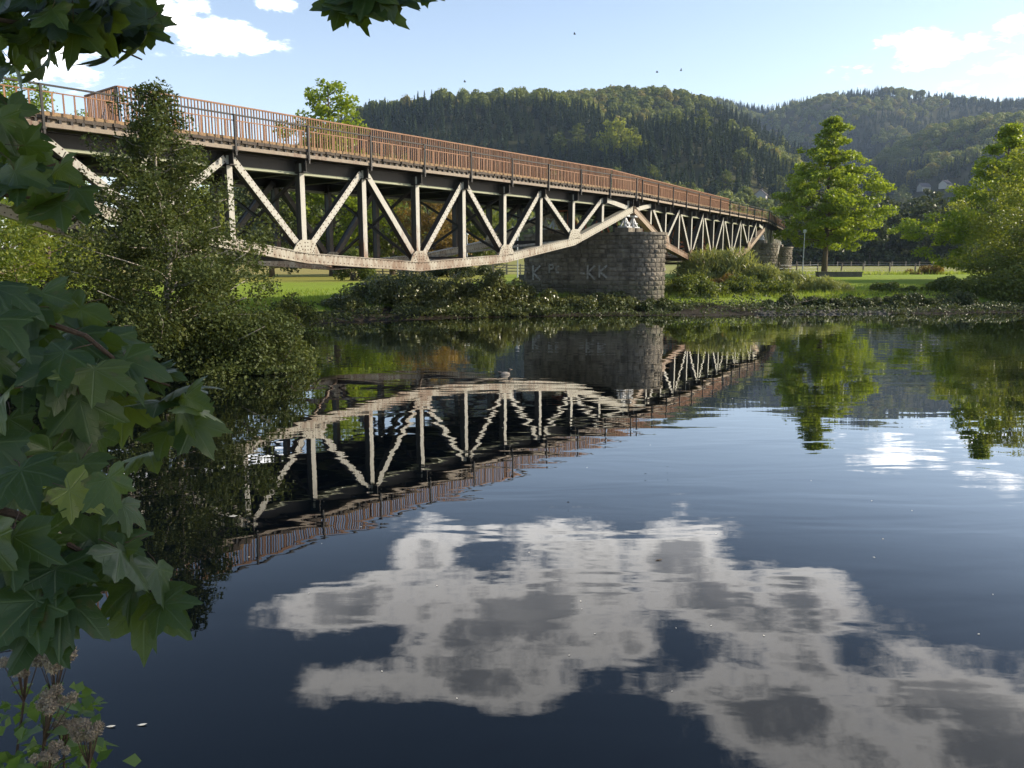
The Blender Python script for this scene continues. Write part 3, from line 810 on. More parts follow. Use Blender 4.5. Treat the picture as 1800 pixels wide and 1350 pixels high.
        stroke(.75, 1.75, KL, .9, .52); stroke(1.95, 2.2, PL, .5, .32); stroke(2.45, 2.22, CL, .4, .25)
        stroke(4.15, 2.02, [((0, .35), (1, .35))], .5, .3); stroke(4.65, 1.85, KL, .82, .5); stroke(5.45, 1.95, KL, .72, .5)
    return root


mid = (E1 + O2) / 2; dm = unit(D1 + D2); nm_ = np.array([dm[1], -dm[0]])
pier(mid, dm, nm_, .7, -6.65, 1.45, 4.42, 'big rounded stone pier with faded letters, nearest of the piers', True, True)
pier((E2 + O3) / 2, unit(D2 + D3), unit(N2 + N3), .25, -6.65, 1.25, 4.42, 'second stone pier, half hidden behind the willow bush', True)
pier(O3 + D3 * (12 * HP3 + .4), D3, N3, .25, -6.65, 1.25, 4.42, 'farthest small stone pier just left of the thin lamp post by the maple', False)
pier(O1 - D1 * .4, D1, N1, .7, -6.65, 1.45, 4.42, 'stone pier under the left end of the bridge behind leaves', False)

# ------------------------------------------------------------------ trees and shrubs
def limb_path(p0, p1, r, sag=0.0, n=4, jit=.06):
    p0, p1 = np.array(p0, float), np.array(p1, float); L = np.linalg.norm(p1 - p0)
    out = []
    for i in range(n + 1):
        t = i / n; q = p0 + (p1 - p0) * t + r.normal(size=3) * jit * L * t * (1 - t) * 2; q[2] += -sag * L * t * t + sag * L * t * .6
        out.append(q)
    return out


def make_tree(name, label, x, y, H, prof, nl, nleaf, lsize, mat, bark='bark', trunk_r=.2, base_h=.18, rise=.25, group=None,
              seed=1, clump=.55, cat='tree', sink=.1, lean=(0, 0), nsub=5, drop=0.0, flat=.7, z=None, asym=(0, 0)):
    """tapered trunk, limbs and a leafy crown of many separate leaves; prof: [(t, radius)] up the crown"""
    r = np.random.default_rng(seed); zb = (gz(x, y) if z is None else z) - sink
    root = thing(name, label, cat, (x, y, zb), group)
    B = np.array([x, y, zb]); top = B + np.array([lean[0], lean[1], H])
    tr = MB(); tp = limb_path(B, top, r, 0, 7, .02)
    tr.tube(tp, [trunk_r * (1.25 if i == 0 else (1 - .93 * i / 7)) for i in range(8)], 8)
    tr.build('trunk', M[bark], root, True)
    ts, rs = np.array([q[0] for q in prof]), np.array([q[1] for q in prof])
    hs = base_h + (1 - base_h) * (np.arange(nl) + r.random(nl) * .8) / nl
    C = []; lb = MB()
    for i, h in enumerate(hs):
        t = (h - base_h) / (1 - base_h); rad = np.interp(t, ts, rs) * r.uniform(.72, 1.08); an = i * 2.39996 + r.normal() * .35
        dirv = np.array([math.cos(an), math.sin(an), 0]); rad *= 1 + asym[0] * dirv[0] + asym[1] * dirv[1]
        k = min(h, .98) * 7; i0 = int(k); pt = tp[i0] + (tp[min(i0 + 1, 7)] - tp[i0]) * (k - i0)
        st = pt - np.array([0, 0, min(rad * rise * .6, (h - base_h * .8) * H * .5)]); end = pt + dirv * rad + np.array([0, 0, rad * rise * .4])
        lp = limb_path(st, end, r, drop, 4, .10)
        lb.tube(lp, [max(.012, trunk_r * .34 * (1 - h * .6) * (1 - .85 * j / 4)) for j in range(5)], 5)
        m = max(2, int(nsub * (.4 + rad / max(rs))))
        for j in range(m):
            u = (j + .8) / m if m > 1 else 1; u = .25 + .78 * u; kk = min(u, 1) * 4; j0 = min(int(kk), 3); q = lp[j0] + (lp[j0 + 1] - lp[j0]) * (kk - j0)
            off = r.normal(size=3) * rad * .16 * np.array([1, 1, .6])
            C.append((*(q + off), clump * r.uniform(.6, 1.25) * (.6 + .4 * rad / max(rs)), .5 + .5 * u))
    if nl: lb.build('branch', M[bark], root, True)
    C = np.array(C); w = C[:, 3] ** 2; cnt_ = r.multinomial(nleaf, w / w.sum()); ctr = np.repeat(C[:, :3], cnt_, 0); rad = np.repeat(C[:, 3], cnt_)
    dv = unit(r.normal(size=(nleaf, 3))) * (r.random((nleaf, 1)) ** .45); P = ctr + dv * rad[:, None] * np.array([1.15, 1.15, flat])
    nrm = np.array([0, 0, .8]) + r.normal(size=(nleaf, 3)) * .75
    tint = np.clip(np.repeat(r.random(len(C)), cnt_) * .45 + r.random(nleaf) * .55, 0, 1)
    me = quad_mesh('crown', leaves(P - B, lsize * r.uniform(.65, 1.25, nleaf), nrm, r, .62), nleaf, M[mat], tint)
    link('crown', me, root)
    return root


def make_bush(name, label, x, y, rx, ry, H, nleaf, lsize, mat, seed=1, group=None, cat='shrub', z=None, nblob=16, aspect=.6, upright=0.0, nstem=9, hollow=.5, bark='bark', low=-.1):
    r = np.random.default_rng(seed); zb = (gz(x, y) if z is None else z) - .08
    root = thing(name, label, cat, (x, y, zb), group); B = np.array([x, y, zb])
    C = []; st = MB()
    for i in range(nblob):
        a = r.random() * 6.283; q = math.sqrt(r.random()) * .85; hh = (1 - q * q * .75) * H * r.uniform(.45, 1.0)
        c = np.array([x + rx * q * math.cos(a), y + ry * q * math.sin(a), zb + hh * .78]); C.append((*c, r.uniform(.55, 1.0) * min(rx, H) * .42))
    for i in range(nblob // 2):
        a = r.random() * 6.283; C.append((x + rx * .8 * math.cos(a), y + ry * .8 * math.sin(a), zb + H * r.uniform(low, .35), min(rx, H) * .36))
    for i in range(nstem):
        c = C[r.integers(len(C))]; p0 = B + np.array([r.normal() * rx * .12, r.normal() * ry * .12, 0])
        st.tube(limb_path(p0, np.array(c[:3]) + np.array([0, 0, c[3] * .7]), r, 0, 3, .08), [.035 * H / 2, .028 * H / 2, .018 * H / 2, .008], 5)
    st.build('stem', M[bark], root, True)
    C = np.array(C); w = C[:, 3] ** 2; cn = r.multinomial(nleaf, w / w.sum()); ctr = np.repeat(C[:, :3], cn, 0); rad = np.repeat(C[:, 3], cn)
    dv = unit(r.normal(size=(nleaf, 3))) * (hollow + (1.12 - hollow) * r.random((nleaf, 1)) ** .6)
    P = ctr + dv * rad[:, None] * np.array([1.1, 1.1, .95])
    gzv = height(P[:, 0], P[:, 1]); P[:, 2] = np.maximum(P[:, 2], np.maximum(gzv, .0) + .04 + r.random(nleaf) * .15)
    nrm = dv * .5 + np.array([0, 0, .5]) + r.normal(size=(nleaf, 3)) * .6; tip = None
    if upright > 0:
        o_ = (P - np.array([x, y, zb])) * np.array([.6, .6, .3]); tip = unit(o_) * .5 + np.array([0, 0, upright]); nrm = r.normal(size=(nleaf, 3)) + dv * .4
    tint = np.clip(np.repeat(r.random(len(C)), cn) * .5 + r.random(nleaf) * .5, 0, 1)
    link('foliage', quad_mesh('foliage', leaves(P - B, lsize * r.uniform(.6, 1.3, nleaf), nrm, r, aspect, tip), nleaf, M[mat], tint), root)
    return root


# alder on the left bank spit
alder = make_tree('alder_tree', 'tall bushy small-leaved tree on the near left shore in front of the bridge', -9.3, 21.0, 7.5,
          [(0, 2.8), (.15, 3.5), (.35, 2.9), (.55, 2.0), (.75, 1.1), (.9, .62), (1, .25)], 74, 60000, .10, 'alder', 'palebark', .11, .06, .35, seed=5, clump=.50, nsub=7, flat=.9, asym=(-.1, 0))
for px, py_, Y, rx, ry, H, n, sd, lab in (
        (455, 0, 21.4, 1.5, 1.1, 2.1, 9000, 21, 'low glossy bush hanging over the water at the right foot of the tall bushy tree'),
        (380, 0, 20.9, 1.4, 1.0, 1.9, 8000, 26, 'low bush at the waterline straight below the trunk of the tall bushy tree'),
        (250, 0, 20.8, 1.8, 1.2, 2.6, 9000, 22, 'dark bush overhanging the water left of the trunk of the tall bushy tree'),
        (120, 0, 21.6, 2.1, 1.4, 2.5, 9000, 23, 'spreading bush on the left shore with long pale leaf sprays'),
        (20, 0, 23.0, 2.0, 1.5, 2.7, 7000, 24, 'yellow-green bush at the left edge of the picture under the bridge'),
        (-110, 0, 20.5, 2.2, 1.6, 2.6, 5000, 27, 'bush on the left shore behind the hanging maple leaves')):
    make_bush('shore_shrub', lab, x_at(px, Y), Y, rx, ry, H, int(n * 1.5), .10, 'alder' if sd != 24 else 'maplecrown', sd, 'shrubs along the left shore', nblob=18, low=0.0)

# lone maple on the lawn and the pair at the right edge
make_tree('lawn_maple', 'lone maple with a conical bright green crown standing on the lawn right of the bridge', x_at(1448, 82), 82, 16.3,
          [(0, 3.9), (.12, 5.4), (.28, 5.7), (.45, 4.6), (.62, 3.2), (.8, 2.0), (1, .45)], 60, 36000, .30, 'maplecrown', 'bark', .30, .21, .28, seed=9, clump=.80, nsub=6, flat=.62, asym=(.05, 0))
make_tree('bank_maple', 'green maple at the right edge with a long low branch reaching left', x_at(1752, 66), 66, 12.9,
          [(0, 3.9), (.15, 5.2), (.3, 4.4), (.5, 3.1), (.75, 1.9), (1, .4)], 48, 30000, .26, 'maplecrown', 'bark', .22, .10, .22, seed=14, clump=.85, nsub=6, flat=.6, asym=(-.25, 0))
make_tree('yellowing_tree', 'tree with yellowing olive leaves in front of the green maple at the right edge', x_at(1800, 57), 57, 10.2,
          [(0, 3.6), (.2, 4.4), (.45, 4.0), (.7, 2.9), (1, .8)], 46, 22000, .19, 'yellowcrown', 'bark', .18, .12, .35, seed=17, clump=.75, nsub=6, flat=.75)
make_tree('dark_bank_tree', 'low dark tree spreading over the right end of the far bank', x_at(1830, 50), 50, 6.2,
          [(0, 3.6), (.3, 4.2), (.6, 3.2), (1, .8)], 34, 16000, .19, 'midgreen', 'bark', .16, .08, .3, seed=19, clump=.7, nsub=6, flat=.75)
for px, Y, rx, ry, H, n, sd, mt, lab in (
        (1790, 49.0, 3.6, 2.4, 2.6, 11000, 31, 'midgreen', 'dark bush mass at the right end of the far bank under the trees'),
        (1710, 50.0, 2.2, 1.7, 1.8, 7000, 32, 'midgreen', 'dark bush left of the trees at the right edge'),
        (1655, 50.8, 1.1, .9, 1.0, 3500, 33, 'midgreen', 'small loose bush where the light path meets the right bushes'),
        (1600, 50.2, .7, .6, .60, 2000, 34, 'midgreen', 'smallest bush on the bank below the far fence posts'),
        (1556, 50.0, 1.2, .9, .85, 4000, 35, 'midgreen', 'round leafy bush on the lawn edge below the concrete bench')):
    make_bush('bank_shrub', lab, x_at(px, Y), Y, rx, ry, H, n, .17, mt, sd, 'shrubs on the far bank', nblob=12)

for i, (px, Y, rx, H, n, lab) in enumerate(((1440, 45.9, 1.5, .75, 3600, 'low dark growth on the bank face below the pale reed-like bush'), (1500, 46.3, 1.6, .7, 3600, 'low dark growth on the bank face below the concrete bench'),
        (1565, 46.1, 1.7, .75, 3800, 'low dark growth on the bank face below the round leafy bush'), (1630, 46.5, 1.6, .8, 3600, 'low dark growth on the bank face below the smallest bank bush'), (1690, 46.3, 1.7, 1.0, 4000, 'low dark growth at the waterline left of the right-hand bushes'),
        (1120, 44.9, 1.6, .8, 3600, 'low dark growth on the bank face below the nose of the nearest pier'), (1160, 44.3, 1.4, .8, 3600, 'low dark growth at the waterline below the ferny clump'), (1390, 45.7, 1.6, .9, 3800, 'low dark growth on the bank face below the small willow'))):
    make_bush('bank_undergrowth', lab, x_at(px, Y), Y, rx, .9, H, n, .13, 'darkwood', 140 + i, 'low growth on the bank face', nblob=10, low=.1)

# willow clump between the piers and its neighbours
for px, Y, rx, ry, H, n, sd, mt, up, asp, ls, lab in (
        (1258, 55.5, 3.2, 2.2, 3.1, 15000, 41, 'willow', 1.0, .16, .42, 'tallest willow bush with upright shoots right of the nearest stone pier'),
        (1335, 54.0, 2.5, 2.0, 1.9, 11000, 42, 'willow', .9, .16, .40, 'rounded willow bush with yellowish shoots below the second pier'),
        (1408, 53.0, 1.6, 1.3, 1.7, 6000, 43, 'willow', .9, .16, .36, 'small willow bush at the right end of the willow group'),
        (1205, 53.0, 2.0, 1.5, 1.4, 7000, 44, 'midgreen', 0, .6, .17, 'dark leafy bush at the foot of the nearest stone pier nose'),
        (1150, 50.6, 1.6, 1.1, 1.3, 5000, 45, 'willow', .7, .22, .34, 'ferny pale green plant clump in front of the nearest stone pier'),
        (1278, 52.2, 1.1, .9, 1.5, 4200, 46, 'autumn', .8, .2, .32, 'brownish dying bush in the middle of the willow group'),
        (1460, 51.0, 1.3, .9, 1.2, 3600, 47, 'willow', .9, .16, .32, 'pale wispy reed-like bush on the bank below the concrete bench end'),
        (1330, 49.5, 2.8, 1.4, 1.4, 8000, 48, 'midgreen', 0, .6, .16, 'low dark bush along the water below the willows'),
        (1215, 48.0, 2.4, 1.3, 1.2, 7000, 49, 'midgreen', 0, .6, .16, 'low dark bush along the water left below the tallest willow')):
    make_bush('riverside_bush', lab, x_at(px, Y), Y, rx, ry, H, n, ls, mt, sd, 'bushes along the far bank', nblob=16, upright=up, aspect=asp, nstem=14 if up else 9)

# glossy shrubs along the far bank, left of the pier
for i, (px, Y, rx, H, n, lab) in enumerate((
        (655, 43.2, 1.7, 1.55, 6500, 'glossy bank shrub at the left end of the row below the bridge'),
        (712, 43.6, 2.0, 2.15, 8500, 'tallest glossy shrub in the row on the bank, below the park bench'),
        (760, 43.4, 1.5, 1.5, 6000, 'glossy shrub right of the tallest one in the row on the bank'),
        (812, 44.0, 1.6, 1.75, 7000, 'glossy shrub with pale leaf tips in the middle of the bank row'),
        (862, 44.4, 1.6, 1.75, 7000, 'glossy pale-leaved shrub left of the nearest stone pier'),
        (908, 44.8, 1.2, 1.5, 5200, 'glossy shrub touching the left edge of the nearest stone pier in view'),
        (965, 44.2, 1.4, 1.0, 4500, 'low glossy shrub below the faded letters on the pier'),
        (1020, 44.4, 1.5, 1.0, 4800, 'low glossy shrub in front of the middle of the nearest stone pier'),
        (1080, 45.0, 1.5, 1.05, 4800, 'low glossy shrub in front of the rounded end of the nearest stone pier'),
        (745, 41.6, 1.6, .95, 4500, 'low dark shrub hanging over the water below the tallest glossy shrub'),
        (835, 41.9, 1.6, .95, 4500, 'low dark shrub hanging over the water below the pale-tipped shrub'),
        (925, 42.1, 1.5, .8, 4000, 'low dark shrub at the waterline below the pier'),
        (600, 41.0, 1.2, .7, 3000, 'low dark shrub at the waterline below the left lawn'))):
    make_bush('glossy_shrub', lab, x_at(px, Y), Y, rx, rx * .75, H, n, .15, 'hedgeleaf', 60 + i, 'glossy shrubs on the bank below the bridge', nblob=13, hollow=.6)

# trees behind the bridge
make_tree('tall_field_tree', 'tall tree rising above the bridge deck left of the wooded hill', x_at(588, 86), 86, 20.6, [(0, 5.2), (.2, 7.4), (.45, 6.2), (.7, 4.0), (1, 1.0)], 56, 20000, .42, 'maplecrown', 'bark', .5, .17, .35, seed=71, clump=1.25, flat=.8)
make_tree('rear_tree', 'broad green tree seen through the truss left of the park bench', x_at(690, 92), 92, 12.5, [(0, 4), (.3, 5.0), (.7, 3.6), (1, 1)], 40, 12000, .36, 'midgreen', 'bark', .3, .14, .35, seed=72, clump=1.0)
make_tree('autumn_tree', 'orange-brown leaning tree seen through the truss right of the park bench', x_at(772, 84), 84, 9.8, [(0, 2.6), (.3, 3.9), (.7, 3.0), (1, .8)], 34, 9000, .32, 'autumn', 'bark', .22, .14, .35, seed=73, clump=.9, lean=(-1.6, 0))
make_tree('rear_tree', 'green tree seen through the truss just left of the nearest pier', x_at(850, 96), 96, 9.5, [(0, 2.8), (.4, 3.6), (1, .9)], 30, 8000, .36, 'midgreen', 'bark', .2, .12, .35, seed=74, clump=.9)
make_tree('rear_tree', 'dark tree seen through the truss right of the tall bushy alder', x_at(478, 80), 80, 11.0, [(0, 4), (.4, 5.0), (1, 1.2)], 36, 10000, .36, 'darkwood', 'bark', .28, .1, .35, seed=75, clump=1.0)
make_tree('rear_tree', 'yellow-lit tree behind the left end of the bridge railing', x_at(70, 62), 62, 16.0, [(0, 3.6), (.4, 4.8), (.8, 3.0), (1, .8)], 40, 12000, .30, 'maplecrown', 'bark', .3, .12, .35, seed=76, clump=1.0)
make_tree('rear_tree', 'smaller tree whose top shows between the left railing bars', x_at(118, 70), 70, 13.9, [(0, 3), (.4, 3.9), (1, .8)], 34, 9000, .30, 'midgreen', 'bark', .25, .12, .35, seed=77, clump=.9)
make_tree('rear_tree', 'olive tree behind the alder under the left part of the bridge', x_at(330, 66), 66, 8.5, [(0, 3.2), (.4, 4.2), (1, 1)], 34, 9000, .28, 'yellowcrown', 'bark', .25, .1, .35, seed=78, clump=.9)
make_tree('rear_tree', 'bright olive tree low under the far left end of the bridge', x_at(90, 46), 46, 5.6, [(0, 3.0), (.4, 3.8), (1, 1)], 34, 9000, .22, 'yellowcrown', 'bark', .2, .08, .35, seed=79, clump=.8)
make_tree('rear_tree', 'leafy tree at the left picture edge under the bridge', x_at(-60, 40), 40, 6.5, [(0, 3), (.4, 3.8), (1, 1)], 30, 7000, .22, 'midgreen', 'bark', .2, .08, .35, seed=80, clump=.8)
make_bush('lawn_shrub', 'small many-stemmed shrub on the lawn left of the park bench', x_at(622, 66), 66, 1.7, 1.5, 3.0, 3500, .22, 'midgreen', 81, nblob=9, nstem=12, low=.1)
make_bush('lawn_shrub', 'rounded dark shrub on the lawn right of the litter bin', x_at(792, 78), 78, 2.0, 1.8, 2.9, 4500, .24, 'darkwood', 82, nblob=10, low=0)
make_bush('lawn_shrub', 'low dark shrub beside the pale wooden fence', x_at(858, 90), 90, 1.8, 1.4, 1.3, 2200, .26, 'darkwood', 83, nblob=8)
make_bush('lawn_shrub', 'bright sapling leaves on the lawn just right of the alder', x_at(520, 34), 34, 1.1, .9, 1.25, 2600, .13, 'alder', 84, nblob=8, z=.45)
make_bush('lawn_shrub', 'brown weedy clump in front of the far fence posts', x_at(1625, 95), 95, 2.3, 1.4, 1.5, 2600, .25, 'autumn', 85, nblob=9)

# forest edge and foot of the hills: single trees copied from a few kinds
def far_kind(name, label, H, prof, nl, nleaf, ls, mat, seed, group, clump=1.5):
    t = make_tree(name, label, 0, 400, H, prof, nl, nleaf, ls, mat, 'bark', .35, .1, .3, group, seed, clump, z=0)
    return t
G1 = 'dark trees along the far edge of the meadow'; G2 = 'trees at the foot of the wooded hill'
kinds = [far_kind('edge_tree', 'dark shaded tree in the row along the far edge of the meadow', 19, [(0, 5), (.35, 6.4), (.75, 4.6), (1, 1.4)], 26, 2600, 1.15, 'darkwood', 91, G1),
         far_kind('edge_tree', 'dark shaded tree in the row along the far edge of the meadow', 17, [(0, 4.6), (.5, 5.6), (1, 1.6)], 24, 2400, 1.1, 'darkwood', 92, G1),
         far_kind('hill_foot_tree', 'green broadleaf tree in the lit row at the foot of the hill above the bridge', 16, [(0, 4.6), (.4, 6.2), (.8, 4.2), (1, 1.6)], 26, 2600, 1.0, 'midgreen', 93, G2),
         far_kind('hill_foot_tree', 'green broadleaf tree in the lit row at the foot of the hill above the bridge', 18, [(0, 4.2), (.5, 5.4), (1, 1.4)], 24, 2400, 1.0, 'midgreen', 94, G2)]
used = set()
def far_tree(k, x, y, s, rz, label=None, group=None, mat=None):
    o = kinds[k] if k not in used else copy_tree(kinds[k]); used.add(k)
    o.location = (x, y, gz(x, y) - .2); o.scale = (s, s, s * random.uniform(.9, 1.12)); o.rotation_euler = (0, 0, rz)
    if label:
        o['label'] = label
        if group is None and 'group' in o: del o['group']
    if mat:
        for c in o.children:
            if c.name.startswith('crown'): c.data = c.data.copy(); c.data.materials[0] = M[mat]
    return o
rr = random.Random(3)
for i in range(30):
    px = 1385 + i * 15.5 + rr.uniform(-4, 4); y = rr.uniform(236, 262) - (i % 2) * 16; far_tree(i % 2, x_at(px, y, 1.5), y, rr.uniform(.85, 1.15), rr.uniform(0, 6))
for i in range(34):
    px = 640 + i * 22 + rr.uniform(-9, 9); y = rr.uniform(430, 640)
    far_tree(2 + i % 2, x_at(px, y, 10), y, rr.uniform(.8, 1.25), rr.uniform(0, 6))
for px, y, s, mt, lab in ((1080, 560, 1.8, 'yellowcrown', 'big rounded yellow-green tree on the lower hillside above the bridge'),
                          (1112, 545, 1.2, 'yellowcrown', 'smaller yellow-green tree right of the big yellow one on the lower hillside'),
                          (1243, 400, 1.1, 'yellowcrown', 'bright yellow tree at the hill foot above the right end of the screen fence'),
                          (1352, 350, .62, 'autumn', 'small red-brown tree by the houses at the foot of the hill')):
    far_tree(2, x_at(px, y, 12), y, s, 1.0, lab, None, mt)

# the woods that cover the hills: far, one mass
def proto_broad(seed):
    r = np.random.default_rng(seed); n = 330; B = []
    for i in range(9):
        a = r.random() * 6.28; q = r.random() * 2.6; B.append((q * math.cos(a), q * math.sin(a), 6.5 + r.random() * 5.5 * (1 - q / 5), r.uniform(1.7, 2.9)))
    B = np.array(B); k = r.integers(len(B), size=n); dv = unit(r.normal(size=(n, 3)) + np.array([0, 0, .35])); P = B[k, :3] + dv * B[k, 3:4] * r.uniform(.75, 1.1, (n, 1))
    return quad_mesh('broadleaf', leaves(P, r.uniform(.9, 1.9, n), dv + r.normal(size=(n, 3)) * .5, r, .8), n, M['decid'], np.clip(r.random(len(B))[k] * .5 + r.random(n) * .5, 0, 1))
def proto_conifer(seed):
    r = np.random.default_rng(seed); n = 300; t = r.random(n) ** .8; a = r.random(n) * 6.283; H = 19; rad = (1 - t) * 2.7 * r.uniform(.6, 1.1, n) + .12
    P = np.stack([rad * np.cos(a) * .75, rad * np.sin(a) * .75, 2.5 + t * (H - 2.5) - rad * .25], -1); d = np.stack([np.cos(a), np.sin(a), -.55 * np.ones(n)], -1)
    nr = np.stack([np.cos(a) * .45, np.sin(a) * .45, np.ones(n)], -1) + r.normal(size=(n, 3)) * .3
    return quad_mesh('spruce', leaves(P, (1 - t) * 2.0 + .7, nr, r, .5, d * 2), n, M['conifer'], r.random(n))


def forest(name, label, protos, pts, scl):
    col = bpy.data.collections.new(name + '_kinds')
    for p in protos: col.objects.link(bpy.data.objects.new(p.name, p))
    me = bpy.data.meshes.new(name); n = len(pts); me.vertices.add(n); me.vertices.foreach_set('co', pts.astype(np.float32).ravel())
    r = np.random.default_rng(n)
    for nm, ty, v in (('kind', 'INT', r.integers(len(protos), size=n).astype(np.int32)), ('rz', 'FLOAT', (r.random(n) * 6.28).astype(np.float32)), ('sc', 'FLOAT', scl.astype(np.float32))):
        at = me.attributes.new(nm, ty, 'POINT'); at.data.foreach_set('value', v)
    me.update(); ob = link(name, me, kind='stuff'); ob['label'] = label; ob['category'] = 'forest'
    ng = bpy.data.node_groups.new(name, 'GeometryNodeTree'); ng.interface.new_socket('Geometry', in_out='INPUT', socket_type='NodeSocketGeometry'); ng.interface.new_socket('Geometry', in_out='OUTPUT', socket_type='NodeSocketGeometry')
    k = NT(ng); gi = k.new('NodeGroupInput'); go = k.new('NodeGroupOutput'); ip = k.new('GeometryNodeInstanceOnPoints'); ci = k.new('GeometryNodeCollectionInfo')
    ci.inputs['Collection'].default_value = col; ci.inputs['Separate Children'].default_value = True; ci.inputs['Reset Children'].default_value = True
    def attr(nm, ty): a = k.new('GeometryNodeInputNamedAttribute', data_type=ty); a.inputs['Name'].default_value = nm; return a.outputs['Attribute']
    k.l.new(gi.outputs[0], ip.inputs['Points']); k.l.new(ci.outputs[0], ip.inputs['Instance']); ip.inputs['Pick Instance'].default_value = True
    k.l.new(attr('kind', 'INT'), ip.inputs['Instance Index']); k.l.new(k.comb(0.0, 0.0, attr('rz', 'FLOAT')), ip.inputs['Rotation'])
    sc = attr('sc', 'FLOAT'); k.l.new(k.comb(sc, sc, sc), ip.inputs['Scale']); k.l.new(ip.outputs[0], go.inputs[0])
    ob.modifiers.new('woods', 'NODES').node_group = ng
    return ob


# ------------------------------------------------------------------ houses on the slopes
def ground_hit(px, py, d0, d1):
    v = pix_dir(px, py)
    for dd in np.arange(d0, d1, 4.0):
        q = np.array([0, 0, CAM_Z]) + v * dd
        if gz(q[0], q[1]) > q[2] - 5: return q[0], q[1]
    return q[0], q[1]


def house(x, y, w, dp, hgt, rz, label):
    z = gz(x, y) - .8; root = thing('hillside_house', label, 'house', (x, y, z), 'houses on the hillside')
    c, s = math.cos(rz), math.sin(rz); P = lambda a, b, e: (x + c * a - s * b, y + s * a + c * b, z + e)
    mb = MB(); mb.v = [P(-w / 2, -dp / 2, 0), P(w / 2, -dp / 2, 0), P(w / 2, dp / 2, 0), P(-w / 2, dp / 2, 0), P(-w / 2, -dp / 2, hgt), P(w / 2, -dp / 2, hgt), P(w / 2, dp / 2, hgt), P(-w / 2, dp / 2, hgt), P(-w / 2, 0, hgt + dp * .4), P(w / 2, 0, hgt + dp * .4)]
    mb.f = [(0, 1, 5, 4), (2, 3, 7, 6), (1, 2, 6, 9, 5), (3, 0, 4, 8, 7), (3, 2, 1, 0)]
    wl = mb.build('wall', M['wall'], root)
    mb = MB()
    for sg in (-1, 1): mb.add([P(-w / 2 - .5, sg * (dp / 2 + .6), hgt - .5), P(w / 2 + .5, sg * (dp / 2 + .6), hgt - .5), P(w / 2 + .5, 0, hgt + dp * .4 + .1), P(-w / 2 - .5, 0, hgt + dp * .4 + .1), P(-w / 2 - .5, sg * (dp / 2 + .6), hgt - .2), P(w / 2 + .5, sg * (dp / 2 + .6), hgt - .2), P(w / 2 + .5, 0, hgt + dp * .4 + .4), P(-w / 2 - .5, 0, hgt + dp * .4 + .4)], [(0, 1, 2, 3), (7, 6, 5, 4), (0, 4, 5, 1), (1, 5, 6, 2), (2, 6, 7, 3), (3, 7, 4, 0)])
    rf = mb.build('roof', M['roof'], root)
    mb = MB(); mb.box((w * .2, -.4, hgt + dp * .2), (w * .2 + .8, .4, hgt + dp * .4 + 1.4), P); mb.build('chimney', M['roof'], rf)
    for fl in range(int(hgt // 2.7)):
        for i in range(3):
            a = -w * .32 + i * w * .32; mb = MB(); mb.box((a - .6, -dp / 2 - .06, 1 + fl * 2.7), (a + .6, -dp / 2 + .05, 2.3 + fl * 2.7), P); mb.build('window', M['glass'], wl)
    return root


HOUSES = []
for px, py, d0, d1, w, lab in ((1624, 328, 500, 1100, 9, 'white house with a dark roof on the slope right of the lone maple'),
                               (1662, 322, 500, 1100, 10, 'wide house partly hidden by trees right of the white hillside house'),
                               (1338, 342, 330, 700, 7, 'small pale house by the red-brown tree at the foot of the hill')):
    hx, hy = ground_hit(px, py, d0, d1); HOUSES.append((hx, hy)); house(hx, hy, w, 7, 4.6, R(-14 + 25 * len(HOUSES)), lab)

r_ = np.random.default_rng(12)
az_ = r_.uniform(-.42, .85, 60000); rr_ = np.sqrt(r_.random(60000)) * 2000; keep = rr_ > 310
FX, FY = (rr_ * np.sin(az_))[keep], (rr_ * np.cos(az_))[keep]; FZ = height(FX, FY); rk = rr_[keep]
ok = FZ > 5.0
for hx, hy in HOUSES:      # clearings round the houses, open towards the valley
    hr = math.hypot(hx, hy); ux, uy = hx / hr, hy / hr; al = FX * ux + FY * uy - hr; la = np.abs(FX * uy - FY * ux)
    ok &= ~((al > -60) & (al < 8) & (la < 8))
# thin out with distance
ok &= r_.random(len(FX)) < np.clip(1.0 - rk / 2600, .25, 1)
FX, FY, FZ = FX[ok], FY[ok], FZ[ok]
con = vnoise(FX, FY, 130, 21) * .65 + vnoise(FX, FY, 45, 22) * .35
a_ = np.arctan2(FX, FY); rk = np.hypot(FX, FY)
bias = .10 * smooth(a_, .05, .30) + .10 * ((rk > 480) & (rk < 760)) - .12 * ((rk > 800) & (a_ < .16)) - .10 * (rk < 470) + .06 * (rk > 1400)
isc = (con + bias) > .625
P3 = np.stack([FX, FY, FZ - .4], -1)
forest('broadleaf_woods', 'broadleaf woods in olive and brown tones covering the hills', [proto_broad(s) for s in (1, 2, 3, 4, 5)], P3[~isc], r_.uniform(.75, 1.5, (~isc).sum()))
forest('spruce_woods', 'dark pointed spruce woods on the slopes and crest of the hills', [proto_conifer(s) for s in (1, 2, 3)], P3[isc], r_.uniform(.7, 1.1, isc.sum()))

